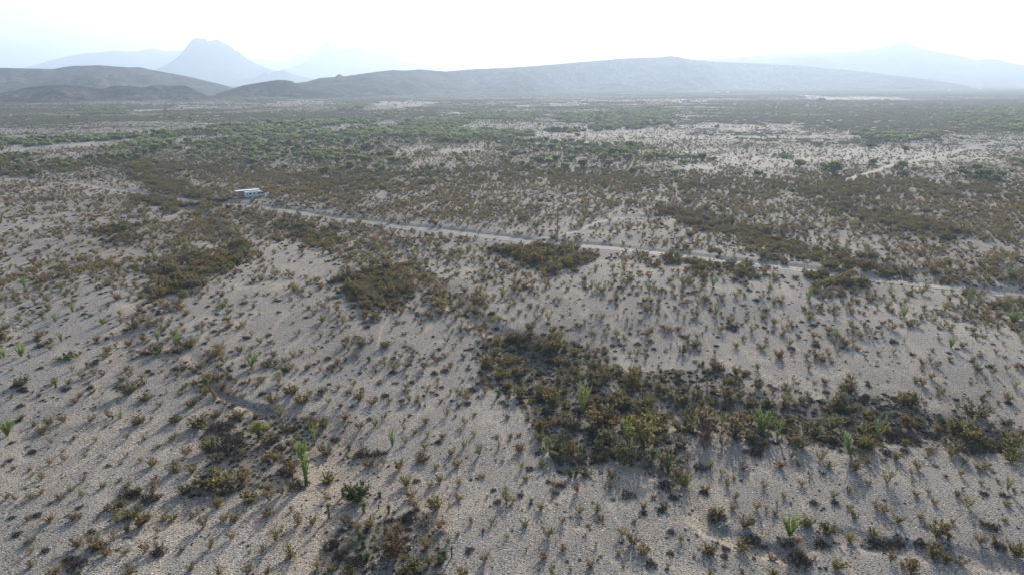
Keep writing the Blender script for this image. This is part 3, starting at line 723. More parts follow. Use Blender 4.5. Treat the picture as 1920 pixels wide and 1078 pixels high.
# ------------------------------------------------------------------ scatter engine
def gn_stuff(name, protos, pts, rot, scl, idx, label, cat):
    """one object whose vertices carry instances of the prototypes"""
    c = bpy.data.collections.new(name+'_kinds')
    for k, p in enumerate(protos):
        ob = bpy.data.objects.new('%s_kind_%02d' % (name, k), p.joint); c.objects.link(ob)
    me = bpy.data.meshes.new(name); n = len(pts)
    me.vertices.add(n); me.vertices.foreach_set('co', np.asarray(pts, np.float32).ravel())
    for nm, ty, dat in (('rz', 'FLOAT', rot), ('idx', 'INT', idx)):
        a = me.attributes.new(nm, ty, 'POINT'); a.data.foreach_set('value', np.asarray(dat, np.float32 if ty == 'FLOAT' else np.int32))
    a = me.attributes.new('scl', 'FLOAT_VECTOR', 'POINT'); a.data.foreach_set('vector', np.asarray(scl, np.float32).ravel())
    o = link(name, me); setp(o, label, cat, None, 'stuff')
    g = bpy.data.node_groups.new(name+'_scatter', 'GeometryNodeTree')
    g.interface.new_socket('Geometry', in_out='INPUT', socket_type='NodeSocketGeometry')
    g.interface.new_socket('Geometry', in_out='OUTPUT', socket_type='NodeSocketGeometry')
    N = g.nodes.new; L = g.links.new
    gi = N('NodeGroupInput'); go = N('NodeGroupOutput'); ip = N('GeometryNodeInstanceOnPoints'); ci = N('GeometryNodeCollectionInfo')
    ci.inputs['Collection'].default_value = c; ci.inputs['Separate Children'].default_value = True; ci.inputs['Reset Children'].default_value = True
    def attr(nm, ty):
        q = N('GeometryNodeInputNamedAttribute'); q.data_type = ty; q.inputs['Name'].default_value = nm; return q.outputs['Attribute']
    L(gi.outputs[0], ip.inputs['Points']); L(ci.outputs[0], ip.inputs['Instance'])
    ip.inputs['Pick Instance'].default_value = True; L(attr('idx', 'INT'), ip.inputs['Instance Index'])
    cx = N('ShaderNodeCombineXYZ'); L(attr('rz', 'FLOAT'), cx.inputs[2])
    L(cx.outputs[0], ip.inputs['Rotation']); L(attr('scl', 'FLOAT_VECTOR'), ip.inputs['Scale'])
    L(ip.outputs[0], go.inputs[0])
    md = o.modifiers.new('scatter', 'NODES'); md.node_group = g
    return o
ORD = ['nearest', 'second', 'third', 'fourth', 'fifth', 'sixth', 'seventh', 'eighth', 'ninth', 'tenth', 'eleventh', 'twelfth', 'thirteenth', 'fourteenth', 'fifteenth', 'sixteenth', 'seventeenth', 'eighteenth', 'nineteenth', 'twentieth']
LABELQ = []      # (object, kind word, adjective, px, py)
def later(o, adj, noun, x, y, z):
    px, py, _ = project(np.array([x]), np.array([y]), np.array([z])); LABELQ.append((o, adj, noun, float(px[0]), float(py[0])))
def label_all(marks):
    """name each repeat by its rank from a nearby landmark: landmark, direction, rank"""
    for noun in sorted({q[2] for q in LABELQ}):
        items = [q for q in LABELQ if q[2] == noun]; P = np.array([(q[3], q[4]) for q in items]); cand = [[] for _ in items]
        for mi, (mx, my, mname) in enumerate(marks):
            dx = P[:, 0]-mx; dy = (P[:, 1]-my)*1.3; d = np.hypot(dx, dy)
            quad = np.where(np.abs(dx) > np.abs(dy), np.where(dx < 0, 0, 1), np.where(dy < 0, 2, 3))
            for qd in range(4):
                ii = np.where(quad == qd)[0]; ii = ii[np.argsort(d[ii])][:20]
                for rk, i in enumerate(ii): cand[i].append((rk*6+d[i]*.12, rk, qd, mname, d[i]))
        for q, cs in zip(items, cand):
            o, adj, noun_, px, py = q
            if cs:
                c = min(cs); w = ['left of', 'right of', 'behind', 'in front of'][c[2]]
                o['label'] = '%s %s, %s %s %s' % (adj, noun, ORD[c[1]], w, c[3])
            else: o['label'] = '%s %s %s' % (adj, noun, 'at the far end of its group')
def put(kind, proto, x, y, z, scl, rz, label, cat, group, parts=('branches', 'foliage')):
    if proto.wood is None:
        o = link(kind, proto.leaf); o.location = (x, y, z); o.scale = scl; o.rotation_euler = (0, 0, rz)
    else:
        o = link(kind, None); o.location = (x, y, z); o.rotation_euler = (0, 0, rz); o.scale = scl; o.empty_display_size = .2
        link(parts[0], proto.wood, o); link(parts[1], proto.leaf, o)
    if isinstance(label, tuple): later(o, label[0], label[1], x, y, z); label = None
    setp(o, label, cat, group); return o

# ---------- hand-placed shrubs read off the photograph (tile, list of x, base y, width in a 3.5x enlargement; 'd' = dark low shrub)
TILES = {5: (0, 770, 3.5), 6: (480, 770, 3.5), 7: (960, 770, 3.5), 8: (1440, 770, 3.5), 1: (0, 480, 3.594), 2: (480, 480, 3.594), 3: (960, 480, 3.594), 4: (1440, 480, 3.594)}
C_ = {5: [(140,55,60),(325,90,60),(415,75,70),(275,145,70),(225,100,50),(600,70,60),(715,45,60),(790,50,50),(905,90,80),(990,65,30),(1150,75,80),(1420,35,80),(490,185,40),(335,215,40),(410,278,35),(628,205,40),(695,110,30),(833,185,45),(950,190,45),(1035,245,50),(1135,190,60),(1225,290,70),(1300,110,130),(195,395,35),(210,430,35),(275,450,55),(90,385,40),(20,365,30),(330,350,50),(425,330,50),(550,465,50),(675,505,45),(790,460,35),(835,500,55),(830,300,35),(795,350,30),(925,335,35),(1005,360,75),(1145,400,85),(1260,405,70),(1015,460,50),(905,530,60),(1000,550,80),(1045,575,55),(270,545,50),(205,580,60),(100,590,40),(45,580,60),(395,580,60),(465,530,45),(540,565,50),(335,610,35),(665,300,25),(690,315,25),(560,300,30),(575,265,25),(780,640,100),(705,650,60),(865,700,110),(930,750,100),(770,735,80),(1085,710,70),(1135,720,70),(1260,700,45),(1305,675,40),(1430,635,70),(1470,720,60),(1540,720,90),(1340,765,80),(1520,840,70),(1380,905,70),(185,720,45),(325,730,75),(480,715,60),(525,705,60),(645,705,30),(60,760,20),(205,865,60),(205,930,50),(205,1025,60),(505,895,80),(365,1078,100),(620,880,80),(635,910,70),(700,945,80),(820,945,60),(955,925,80),(1050,915,70),(1195,920,50),(850,1075,90),(1255,1045,60),(1440,1078,70),(1630,1065,80),(1370,820,25),(1040,800,35),(750,850,70),(1640,930,30),(1430,330,90),(1590,310,60),(1370,260,110),(1400,500,200),(1480,540,120),(1590,480,120),(1640,590,110),(1220,540,100),(1550,50,100)],
 6: [(155,45,70),(585,60,70),(680,120,70),(780,105,60),(840,50,50),(585,120,30),(975,70,30),(1115,85,60),(1045,145,50),(975,125,35),(1310,40,30),(1255,35,60),(1435,30,40),(1650,50,45),(1370,90,50),(1430,165,45),(1345,140,30),(1225,180,45),(1125,170,40),(980,215,55),(1110,245,60),(1365,240,40),(1590,250,40),(1585,175,35),(1670,180,40),(1280,290,45),(1320,365,70),(1240,360,20),(1615,335,30),(1575,325,20),(1090,330,90),(940,385,75),(835,355,50),(740,365,75),(1180,380,45),(1480,435,50),(985,490,80),(1205,465,60),(1140,505,50),(1330,490,50),(1015,570,80),(1040,635,80),(1180,650,100),(1330,585,60),(1515,570,25),(1270,630,25),(1640,520,35),(1645,600,80),(1120,760,80),(1205,770,90),(1325,815,45),(1410,740,45),(1545,740,50),(1255,870,70),(1645,835,40),(1500,985,70),(1355,1078,90),(1120,900,100),(1490,790,40),(460,285,90),(475,470,90),(465,585,60),(590,735,70),(275,750,90),(375,740,60),(130,850,100),(230,960,100),(45,930,60),(405,1030,70),(75,1070,60),(665,780,70),(750,765,80),(75,690,80),(230,660,40),(90,590,80),(170,550,70),(440,120,80),(230,430,100),(120,330,80),(890,960,180),(1020,1040,120)],
 7: [(105,60,45),(45,165,40),(140,100,40),(50,265,70),(60,380,50),(200,365,55),(90,455,50),(285,495,60),(430,530,70),(265,575,30),(5,600,40),(190,650,60),(440,670,70),(560,660,60),(585,710,50),(650,440,70),(640,510,60),(930,575,40),(1000,640,60),(865,640,50),(800,730,40),(85,755,70),(330,735,50),(235,825,80),(200,765,15),(485,820,25),(555,880,30),(335,915,60),(205,970,70),(95,915,25),(515,1020,70),(260,1078,60),(175,1045,30),(385,1050,40),(720,815,70),(790,875,90),(860,925,100),(700,945,40),(1105,855,60),(1025,1025,40),(730,1025,25),(1300,1070,40),(1510,1060,40),(1120,490,120),(1025,400,140),(1265,520,60),(1345,680,90),(1310,720,60),(1460,580,60),(1450,650,50),(1530,760,100),(1605,645,60),(1655,505,60),(1665,650,40),(1410,495,60),(1455,450,30),(1380,420,50),(1520,390,60),(1295,375,60),(1150,330,80),(995,190,50),(1270,195,90),(1265,255,70),(1385,235,80),(1155,395,20),(1125,255,40),(1290,930,110),(1510,915,90),(600,100,220),(850,235,200),(740,350,160),(1130,130,150),(1260,140,160),(1460,170,170),(950,80,120)],
 8: [(75,370,80),(150,310,60),(200,360,50),(220,490,60),(275,430,40),(105,570,45),(60,610,30),(45,680,60),(150,610,25),(430,570,60),(530,530,60),(570,390,90),(650,350,60),(400,370,60),(345,320,80),(615,300,70),(755,330,40),(840,320,70),(655,480,45),(780,475,80),(940,420,40),(980,385,70),(940,470,35),(970,560,50),(1050,540,40),(1090,610,55),(1050,300,50),(1205,295,80),(1290,345,60),(1390,385,80),(1435,365,50),(1165,435,40),(1265,425,50),(1395,480,40),(1505,465,30),(1240,560,60),(1310,630,80),(1275,515,25),(1600,340,110),(1610,520,40),(1565,625,50),(535,640,50),(565,700,60),(710,640,60),(760,670,70),(850,730,75),(1000,705,50),(1110,820,120),(1210,735,40),(1410,750,60),(1550,725,40),(1390,870,80),(1490,870,70),(1630,950,110),(1080,960,110),(1170,990,90),(805,990,70),(685,820,80),(535,860,80),(395,800,120),(250,750,100),(190,870,70),(210,970,90),(30,980,60),(455,1035,100),(30,1078,80),(940,1070,120),(1275,1020,60),(880,1020,50),(305,970,30),(1290,180,170),(1350,40,160),(1560,90,80),(1460,120,60),(1550,190,90)]}
D_ = {5: [(1430,120,150),(1500,240,260),(500,1030,120),(460,985,90),(600,800,60),(110,815,60),(80,705,50),(520,640,50),(215,275,60),(560,410,25),(240,690,60),(1040,940,100),(880,560,110),(980,590,110),(840,560,110),(65,330,40),(120,70,50),(640,905,100),(710,365,40),(75,215,40),(300,920,50),(180,240,30)],
 6: [(745,60,40),(1195,210,50),(1055,465,50),(1560,525,40),(1585,605,60),(1400,920,70),(520,200,60),(240,130,80),(700,300,120),(800,290,90),(990,720,110),(560,960,120),(640,1010,140),(500,900,120),(900,880,120),(150,250,80),(1010,35,30),(270,500,130),(190,410,110),(120,200,70)],
 7: [(325,495,60),(55,560,50),(240,470,40),(285,545,50),(865,675,50),(665,585,40),(500,755,40),(910,1010,90),(1045,800,60),(1040,940,50),(1060,575,70),(1260,540,60),(1235,380,90),(1105,335,50),(1040,280,100),(1590,280,120),(1400,910,60),(1580,860,120),(1655,900,60),(1395,960,50),(1390,1020,40),(975,655,60),(560,200,130),(760,560,90),(1340,700,110),(120,385,60),(170,285,50),(1000,500,120)],
 8: [(780,280,70),(890,270,60),(1065,270,60),(1100,365,40),(1475,405,35),(1415,550,60),(1545,560,60),(1035,765,40),(1475,770,80),(950,990,50),(700,880,130),(800,890,110),(350,890,130),(215,1000,150),(300,610,60),(440,610,50),(360,415,30),(1480,250,110),(1420,200,100),(1090,180,110),(1340,270,130),(870,190,180),(120,880,110),(1520,900,90),(860,870,90),(1000,880,90),(1240,50,60)]}
hand = []   # x,y,z,width,kind
for dic, kd in ((C_, 'c'), (D_, 'd')):
    for t, lst in dic.items():
        ox, oy, s = TILES[t]
        for zx, zy, zw in lst:
            px, py = ox+zx/s, oy+(zy-3)/s
            x, y, z = place(np.array([px]), np.array([py]))
            f = project(x, y, z)[2]
            hand.append((float(x[0]), float(y[0]), float(z[0]), float(zw/s*f[0]/F), kd))
hand = np.array([(a, b, c, d, 0 if e == 'c' else 1) for a, b, c, d, e in hand])

# ---------- candidates near to middle distance
def jgrid(r0, r1, cell, azmax=41):
    X, Y = np.meshgrid(np.arange(-r1, r1, cell), np.arange(0, r1, cell))
    X = X.ravel()+rng.uniform(-.5, .5, X.size)*cell; Y = Y.ravel()+rng.uniform(-.5, .5, Y.size)*cell
    r = np.hypot(X, Y); k = (r > r0) & (r < r1) & (np.abs(np.arctan2(X, Y)) < R(azmax))
    return X[k], Y[k]
X, Y = jgrid(44, 640, 1.45)
Z = height(X, Y)
px, py, qx, qy = cover(X, Y, Z)
th = np.zeros(len(X)); kind = np.zeros(len(X), int); sm = np.ones(len(X)); u = rng.random(len(X))
_k = np.clip((py-150)/400, .03, 1)
qx = qx+rng.normal(size=len(X))*13*np.clip(_k*1.6, .5, 1); qy = qy+rng.normal(size=len(X))*11*_k
for p, d, kw, s in TH:
    i = inpoly(qx, qy, p); th = np.where(i, d, th); sm = np.where(i, s, sm)
    kk = np.where(u < kw[0], 0, np.where(u < kw[0]+kw[1], 1, 2)); kind = np.where(i, kk, kind)
md = polymax(qx, qy, MD)
bare = np.ones(len(X))
for p, d in BARE: bare = np.where(inpoly(qx, qy, p), d*3, bare)
pale = polymax(qx, qy, PALE); green = polymax(qx, qy, GREEN)
cl = np.clip(fbm(X/16+2, Y/16+9, 3)*2.6-.35, .35, 1.7)
dens = .30*cl*bare
dens = np.where(md > 0, np.maximum(dens, 1.45*md*np.clip(cl, .6, 1.3)), dens)
dens = np.where(py > 765, dens*.16, dens)                      # most shrubs here are hand placed
cl2 = np.clip(fbm(X/5+12, Y/5+39, 2)*3-.6, .25, 1.4)
dens = np.where(th > 0, th*(.72+.4*(cl-.8))*np.clip(cl2+.25, .4, 1.4), dens)
dens = np.where((th > 0) & (py > 765), dens*.8, dens)
dens = dens*(1-.6*pale); dens = np.where(green > .3, np.maximum(dens*.7, .25), dens)
for k, (p, wd) in ROADW.items(): dens = np.where(seg_dist(X, Y, p) < wd*.5+(1.1 if k == 'main' else .3), 0, dens)
for p, wd, dp, tn in WASHW[:9]: dens = np.where(seg_dist(X, Y, p) < wd*.6, dens*.35, dens)
# clear of the hand placed shrubs, the motorhome and its shed
near = Y < 140
ok = np.ones(len(X), bool); idn = np.where(near)[0]
hx, hy, hw = hand[:, 0], hand[:, 1], hand[:, 3]
for s0 in range(0, len(idn), 4000):
    ii = idn[s0:s0+4000]
    dd = np.hypot(X[ii, None]-hx, Y[ii, None]-hy)-hw*.42
    ok[ii] = dd.min(1) > .25
RVC = place(np.array([477.]), np.array([370.])); RVX, RVY, RVZ = [float(a[0]) for a in RVC]
_c, _s = math.cos(R(36)), math.sin(R(36)); _a = place(np.array([459.5]), np.array([372.8])); _dx = X-_a[0][0]; _dy = Y-_a[1][0]-.4
_lx = _dx*_c+_dy*_s; _ly = -_dx*_s+_dy*_c
ok &= ~((_lx > -3.6) & (_lx < 12) & (_ly > -1.6) & (_ly < 9))
sel = ok & (rng.random(len(X)) < dens)
X, Y, Z, px, py, th, kind, sm, md = [a[sel] for a in (X, Y, Z, px, py, th, kind, sm, md)]
n = len(X); print('shrubs', n)
W_ = rng.lognormal(math.log(1.08), .33, n); W_ = np.clip(W_, .45, 2.3)
W_ = np.where(md > 0, W_*1.18, W_)
W_ = np.where((py > 765) & (th == 0), rng.uniform(.22, .42, n), W_)
W_ = np.where(th > 0, np.clip(rng.lognormal(math.log(1.35), .28, n), .7, 2.3)*sm*np.where(kind == 0, 1, .62), W_)
# outside thickets a sixth are dark low shrubs
kind = np.where((th == 0) & (rng.random(n) < np.where(py > 765, .7, .26)), 1, kind)
kind = np.where((th == 0) & (rng.random(n) < .03), 2, kind)
W_ = np.where((th == 0) & (kind == 1), W_*.8, W_)
thick = (th > 0)
allx = np.concatenate([X, hand[:, 0]]); ally = np.concatenate([Y, hand[:, 1]]); allz = np.concatenate([Z, hand[:, 2]])
allw = np.concatenate([W_, hand[:, 3]]); allk = np.concatenate([kind, hand[:, 4].astype(int)])
allt = np.concatenate([thick, (hand[:, 3] > 1.75)])
sage = rng.random(len(allx)) < .6
PX, PY, FD = project(allx, ally, allz)
inview = (PX > -5) & (PX < 1925) & (PY < 1085)
app = np.where(inview, allw/FD, 0)
# sandy rises: most dark shrubs near a thicket are sage coloured
def choose(mask, nmax=300):
    ids = np.where(mask & inview)[0]; o = ids[np.argsort(-app[ids])]
    return o[:nmax]
zone_words = [('in the dense thicket', 'on open gravel')]
def hsc(i, kd):
    w_ = float(allw[i])
    if kd == 0: return (w_, w_, w_*rng.uniform(.95, 1.3)*(1.0 if w_ < 1.6 else .88))
    return (w_, w_*rng.uniform(.8, 1.1), w_*rng.uniform(.8, 1.1))
def size_word(w_): return 'tiny' if w_ < .6 else 'small' if w_ < 1.0 else 'medium' if w_ < 1.6 else 'large'
picked = np.zeros(len(allx), bool)
for kd in (0, 1, 2):
    for i in choose(allk == kd):
        picked[i] = True; x, y, z = allx[i], ally[i], allz[i]; rz = rng.uniform(0, 6.28); s = hsc(i, kd); where = 'in the thicket' if allt[i] else 'on open gravel'
        if kd == 0:
            p = CRED[rng.integers(4)] if (allt[i] or allw[i] > 1.9) else CREO[rng.integers(6)]
            put('creosote_bush', p, x, y, z-.02, s, rz, ('%s olive' % size_word(allw[i]), 'creosote bush'), 'shrub', 'creosote bushes in the foreground')
        elif kd == 1:
            if allt[i] and sage[i] and allw[i] < 1.6: put('sage_bush', SAGE[rng.integers(2)], x, y, z-.02, s, rz, ('%s grey green' % size_word(allw[i]), 'sage mound'), 'shrub', 'low grey shrubs in the foreground')
            else: put('low_shrub', DARK[rng.integers(3)], x, y, z-.02, s, rz, ('%s dark' % size_word(allw[i]), 'twiggy shrub'), 'shrub', 'low grey shrubs in the foreground')
        else:
            put('grass_tuft', TUFT[rng.integers(3)], x, y, z-.02, s, rz, ('%s pale' % size_word(allw[i]), 'grass tuft'), 'grass tuft', 'pale grass tufts in the foreground')
def rest(mask, protos, name, label, cat, hz=.95):
    i = np.where(mask & ~picked)[0]
    if not len(i): return
    m = len(i); w_ = allw[i]
    s = np.stack([w_, w_*rng.uniform(.85, 1.15, m), w_*rng.uniform(.8, 1.15, m)*hz], 1)
    gn_stuff(name, protos, np.stack([allx[i], ally[i], allz[i]-.02], 1), rng.uniform(0, 6.28, m), s, rng.integers(0, len(protos), m), label, cat)
rest((allk == 0) & ~allt, CREO, 'scattered_creosote', 'thousands of small creosote bushes scattered over the middle distance', 'shrubs')
rest((allk == 0) & allt, CRED, 'dense_creosote', 'dense olive creosote thickets in the drainages', 'shrubs')
rest((allk == 1), DARK+SAGE[:1], 'low_dark_shrubs', 'low dark twiggy shrubs beyond the foreground', 'shrubs')
rest((allk == 2), TUFT, 'far_grass_tufts', 'pale grass tufts beyond the foreground', 'grass')

# ---------- mesquite trees
X, Y = jgrid(340, 1700, 4.5, 39); Z = height(X, Y)
px, py, qx, qy = cover(X, Y, Z)
g = polymax(qx, qy, GREEN)
cl = np.clip(fbm(X/24+2, Y/24+9, 4)*4.2-1.35, .03, 1.25)
g = np.where(g == 0, .012*(py < 335), g*cl)
for k, (p, wd) in ROADW.items(): g = np.where(seg_dist(X, Y, p) < wd*.5+2, 0, g)
sel = rng.random(len(X)) < g*.9
X, Y, Z, px, py = [a[sel] for a in (X, Y, Z, px, py)]
W_ = rng.lognormal(math.log(3.5), .38, len(X)); W_ = np.clip(W_, 1.6, 8.5)
print('trees', len(X))
extra = [(1141,314,7.5),(1133,302,9),(1150,292,9),(1060,318,7),(1030,310,7),(1176,304,8.5),(1215,300,9),(1186,323,6),(990,318,6.5),(1264,330,6),(1562,329,11),(1690,332,7),(1861,336,11),(1840,334,8),(498,305,5.5),(535,317,5),(660,326,4.5),(675,323,5),(806,320,6),(1541,192,21),(1066,250,8),(1260,238,9)]
for a, b, c in extra:
    x, y, z = place(np.array([float(a)]), np.array([float(b)])); X = np.append(X, x); Y = np.append(Y, y); Z = np.append(Z, z); W_ = np.append(W_, c)
PXt, PYt, FDt = project(X, Y, Z)
ap = np.where((PXt > 0) & (PXt < 1920), W_/FDt, 0); order = np.argsort(-ap); top = order[:300]
tp = np.zeros(len(X), bool)
for i in top:
    tp[i] = True; s = float(W_[i])
    o = put('mesquite_tree', MESQ[rng.integers(4)], X[i], Y[i], Z[i]-.05, (s, s, s*rng.uniform(.8, 1.1)), rng.uniform(0, 6.28),
        ('%s green' % ('large' if s > 6 else 'medium' if s > 4 else 'small'), 'mesquite tree'), 'tree', 'mesquite trees in the green belt', ('trunk', 'crown'))
i = np.where(~tp)[0]; m = len(i)
gn_stuff('far_mesquite_wood', MESQ, np.stack([X[i], Y[i], Z[i]-.05], 1), rng.uniform(0, 6.28, m), np.stack([W_[i], W_[i], W_[i]*rng.uniform(.75, 1.1, m)], 1), rng.integers(0, 4, m), 'far belt of green mesquite growing across the flat', 'trees')

# ---------- far patches of brush
P_, S_, I_ = [], [], []
for r0, r1, cell, s in ((640, 1500, 8, 1.0), (1500, 5200, 13, 1.5)):
    X, Y = jgrid(r0, r1, cell, 39); Z = height(X, Y); px, py, qx, qy = cover(X, Y, Z)
    g = polymax(qx, qy, GREEN); pl = polymax(qx, qy, PALE)
    nz = fbm(X/110+7, Y/55+3, 4)
    nz2 = fbm(X/400+1, Y/200+3, 3)
    u = rng.random(len(X))
    leftd = np.clip((900-px)/900, 0, 1)*(py < 236)*.06
    rightd = np.clip((px-1240)/300, 0, 1)*((py < 236) & (py > 190))*.16
    nzz = nz*.6+nz2*.4+leftd+rightd+(rng.random(len(X))-.5)*.10
    idx = np.where(nzz > .60, rng.integers(4, 6, len(X)), np.where(nzz > .47, rng.integers(2, 4, len(X)), rng.integers(0, 2, len(X))))
    idx = np.where((pl > 0), rng.integers(0, 2, len(X)), idx)
    idx = np.where((g > 0) & (u < g*.8), rng.integers(6, 8, len(X)), idx)
    keep = (rng.random(len(X)) < np.where(pl > .95, .28, np.where(pl > 0, .75, .93)))
    for k, (p, wd) in ROADW.items():
        keep &= ~((seg_dist(X, Y, p) < wd*.5+3.5))
    P_.append(np.stack([X, Y, Z-.05], 1)[keep]); S_.append(np.full((keep.sum(), 3), s)*rng.uniform(.8, 1.2, (keep.sum(), 1))*np.array([1, 1, .8 if s > 1.5 else 1])); I_.append(idx[keep])
P_, S_, I_ = np.vstack(P_), np.vstack(S_), np.concatenate(I_)
print('patches', len(P_))
gn_stuff('distant_brush', FARP, P_, rng.uniform(0, 6.28, len(P_)), S_, I_, 'distant low brush covering the flat out to the hills', 'shrubs')

# ---------- stones
X, Y = jgrid(46, 190, 1.5); k = rng.random(len(X)) < .33; X, Y = X[k], Y[k]; Z = height(X, Y); m = len(X)
s = np.clip(rng.lognormal(math.log(.11), .45, m), .05, .45)
gn_stuff('scattered_stones', STN, np.stack([X, Y, Z], 1), rng.uniform(0, 6.28, m), np.stack([s, s*rng.uniform(.7, 1.2, m), s*.8], 1), rng.integers(0, 4, m), 'small dark and pale stones lying on the gravel', 'stones')
# dry litter and seedlings
X, Y = jgrid(46, 210, .9); Z = height(X, Y); px, py, qx, qy = cover(X, Y, Z)
_th = polymax(qx, qy, TH); pt = np.clip(_th*.8+.10*(fbm(X/6, Y/6, 3) > .52)+.035, 0, 1)
for p_, wd, dp, tn in WASHW[:10]: pt = np.where(seg_dist(X, Y, p_) < wd*2.2, pt+.16, pt)
k = rng.random(len(X)) < pt; X, Y, Z = X[k], Y[k], Z[k]; m = len(X); print('litter', m)
s = rng.uniform(.15, .5, m)*np.where(_th[k] > 0, 1.6, 1)
gn_stuff('dry_litter', [DARK[0], DARK[2], TUFT[0], SAGE[0], DARK[1], TUFT[1]], np.stack([X, Y, Z-.01], 1), rng.uniform(0, 6.28, m), np.stack([s, s, s*.9], 1), rng.integers(0, 6, m), 'tiny dry weeds and twiggy litter on the gravel', 'litter')
# boulder field at the left edge
x0, y0, z0 = place(rng.uniform(-10, 62, 170), rng.uniform(595, 622, 170)); s = np.clip(rng.lognormal(math.log(.45), .4, 170), .2, 1.2)
for p in STN: pass
BST = []
for i in range(3):
    me = stone(720+i); me.materials.append(M_BOULD); p = Proto(); p.leaf = p.joint = me; p.wood = None; BST.append(p)
gn_stuff('rock_field', BST, np.stack([x0, y0, z0], 1), rng.uniform(0, 6.28, 170), np.stack([s, s, s], 1), rng.integers(0, 3, 170), 'jumble of tan boulders at the left edge', 'rocks')

# ------------------------------------------------------------------ ocotillos, yuccas, cacti, single trees
def at(px, py):
    x, y, z = place(np.array([float(px)]), np.array([float(py)])); x, y, z = float(x[0]), float(y[0]), float(z[0])
    f = float(project(np.array([x]), np.array([y]), np.array([z]))[2][0]); return x, y, z, f/F
def zt(t, zx, zy): ox, oy, s = TILES[t]; return ox+zx/s, oy+zy/s, s
def put_oco(t, zx, zy, zw, zh, kind, label):
    px, py, s = zt(t, zx, zy); x, y, z, m = at(px, py)
    dep = math.atan2(CAM_H, math.hypot(x, y)); h = zh/s*m/math.cos(dep)/1.02
    wd = zw/s*m; base_w = {0: .85, 1: 1.05, 2: .62, 3: .95, 4: 1.1, 5: .9, 6: .42}[kind]
    k = max(.55, min(1.7, wd/(h*base_w)))
    o = put('ocotillo', OCO[kind], x, y, z-.03, (h*k, h*k, h), rng.uniform(0, 6.28) if kind != 5 else 0., label, 'ocotillo', 'ocotillos on the desert floor', ('wands', 'leaves'))
    return o
OC = [
 (6,330,485,80,200,6,'tall slender ocotillo at the lower end of the lower left thicket'),
 (6,300,330,90,150,1,'bushy green ocotillo directly behind the tall slender one in the lower left thicket'),
 (6,383,212,32,150,2,'thin upright ocotillo with few wands behind the lower left thicket'),
 (6,895,232,70,140,3,'pale feathery ocotillo alone on gravel right of the lower left thicket'),
 (6,1465,290,72,92,3,'small green spreading ocotillo casting a long shadow on bare gravel'),
 (6,1365,242,42,100,4,'bare thin ocotillo just left of the small green spreading ocotillo'),
 (5,50,165,100,128,1,'bright green ocotillo cut by the left edge of the photo'),
 (7,755,212,90,172,0,'pale green vase shaped ocotillo on the lower edge of the big thicket'),
 (7,1640,135,160,160,1,'largest brightest yellow green ocotillo in the big thicket'),
 (7,1375,118,40,112,2,'narrow ocotillo just left of the largest bright ocotillo'),
 (7,225,245,60,92,0,'short green ocotillo at the left edge of the big thicket'),
 (3,470,1060,112,215,0,'tall many wanded ocotillo in the left part of the big thicket'),
 (3,1375,402,45,100,3,'slim ocotillo alone on the open gravel slope below the road'),
 (3,1355,207,60,78,3,'small ocotillo nearest below the roadside brush in the middle right'),
 (8,720,178,125,182,4,'spreading ocotillo with long curved wands at the right of the big thicket'),
 (8,548,282,120,165,5,'pale ocotillo leaning hard to the left at the thicket edge'),
 (8,140,822,130,155,1,'bright green fan shaped ocotillo near the bottom right wash'),
 (8,1572,522,62,112,3,'thin ocotillo near the right edge casting a forked shadow'),
 (8,60,172,90,135,2,'yellow green ocotillo just right of the largest bright ocotillo'),
 (4,275,300,60,100,3,'pale ocotillo below the roadside thicket on the right'),
 (4,915,412,62,90,0,'dark green Y shaped ocotillo on the right hand gravel slope'),
 (4,460,560,50,82,0,'small ocotillo leaning right on the gravel slope'),
 (4,1230,617,62,82,0,'green ocotillo midway down the right hand gravel slope'),
 (4,1405,762,72,105,4,'nearly leafless open ocotillo on the right hand gravel slope'),
 (4,1350,342,60,122,3,'grey green tall ocotillo beside the roadside brush at right'),
 (4,1595,362,92,92,3,'broad ocotillo under the road near the right edge'),
 (4,1655,447,105,82,1,'lush green ocotillo nearest the right edge below the road'),
 (4,1722,470,42,60,0,'ocotillo cut by the right edge of the photo'),
 (4,735,347,42,42,0,'tiny green ocotillo among brush on the upper right slope'),
 (4,1050,347,26,38,2,'smallest ocotillo on the upper right slope'),
 (4,917,582,38,82,4,'grey leafless ocotillo behind low brown shrubs at right'),
 (4,140,932,42,72,2,'thin ocotillo at the upper edge of the big thicket'),
 (4,1640,150,110,90,3,'large feathery ocotillo above the road near the right edge'),
 (1,145,677,92,92,0,'green fan of an ocotillo on the left slope'),
 (1,30,682,50,70,0,'ocotillo second from the left edge on the left slope'),
 (1,5,690,36,56,2,'ocotillo touching the left edge of the left slope'),
 (1,415,577,46,72,0,'upright ocotillo above the prickly pear clump'),
 (1,490,377,52,78,3,'ocotillo on open gravel upper left slope'),
 (1,165,212,72,82,3,'bushy pale ocotillo beside a cactus on the far left slope'),
 (1,650,172,32,46,3,'small far ocotillo left of the upper left thicket'),
 (1,525,267,60,62,4,'sprawling ocotillo on the far left slope'),
 (1,375,442,62,70,3,'grey green ocotillo above the rock field'),
 (1,285,402,60,62,4,'faint thin ocotillo above the rock field'),
 (1,1185,612,62,105,0,'green ocotillo right of the pale grass mounds on the left'),
 (1,1065,572,62,92,3,'dull green ocotillo rising from the pale grass mounds on the left'),
 (1,1695,752,100,112,0,'big green ocotillo on gravel above the small gully'),
 (2,1660,277,60,55,0,'small bright ocotillo on gravel in the middle of the photo'),
]
for a in OC: put_oco(*a)
def far_oco(px, py, zw, zh, kind, label):
    TILES['p'] = (0, 0, 1); put_oco('p', px, py, zw, zh, kind, label)
far_oco(101, 372, 12, 12, 3, 'far pale green ocotillo on the upper left flat')
far_oco(1528, 385, 12, 16, 3, 'far ocotillo in brush at the upper right')
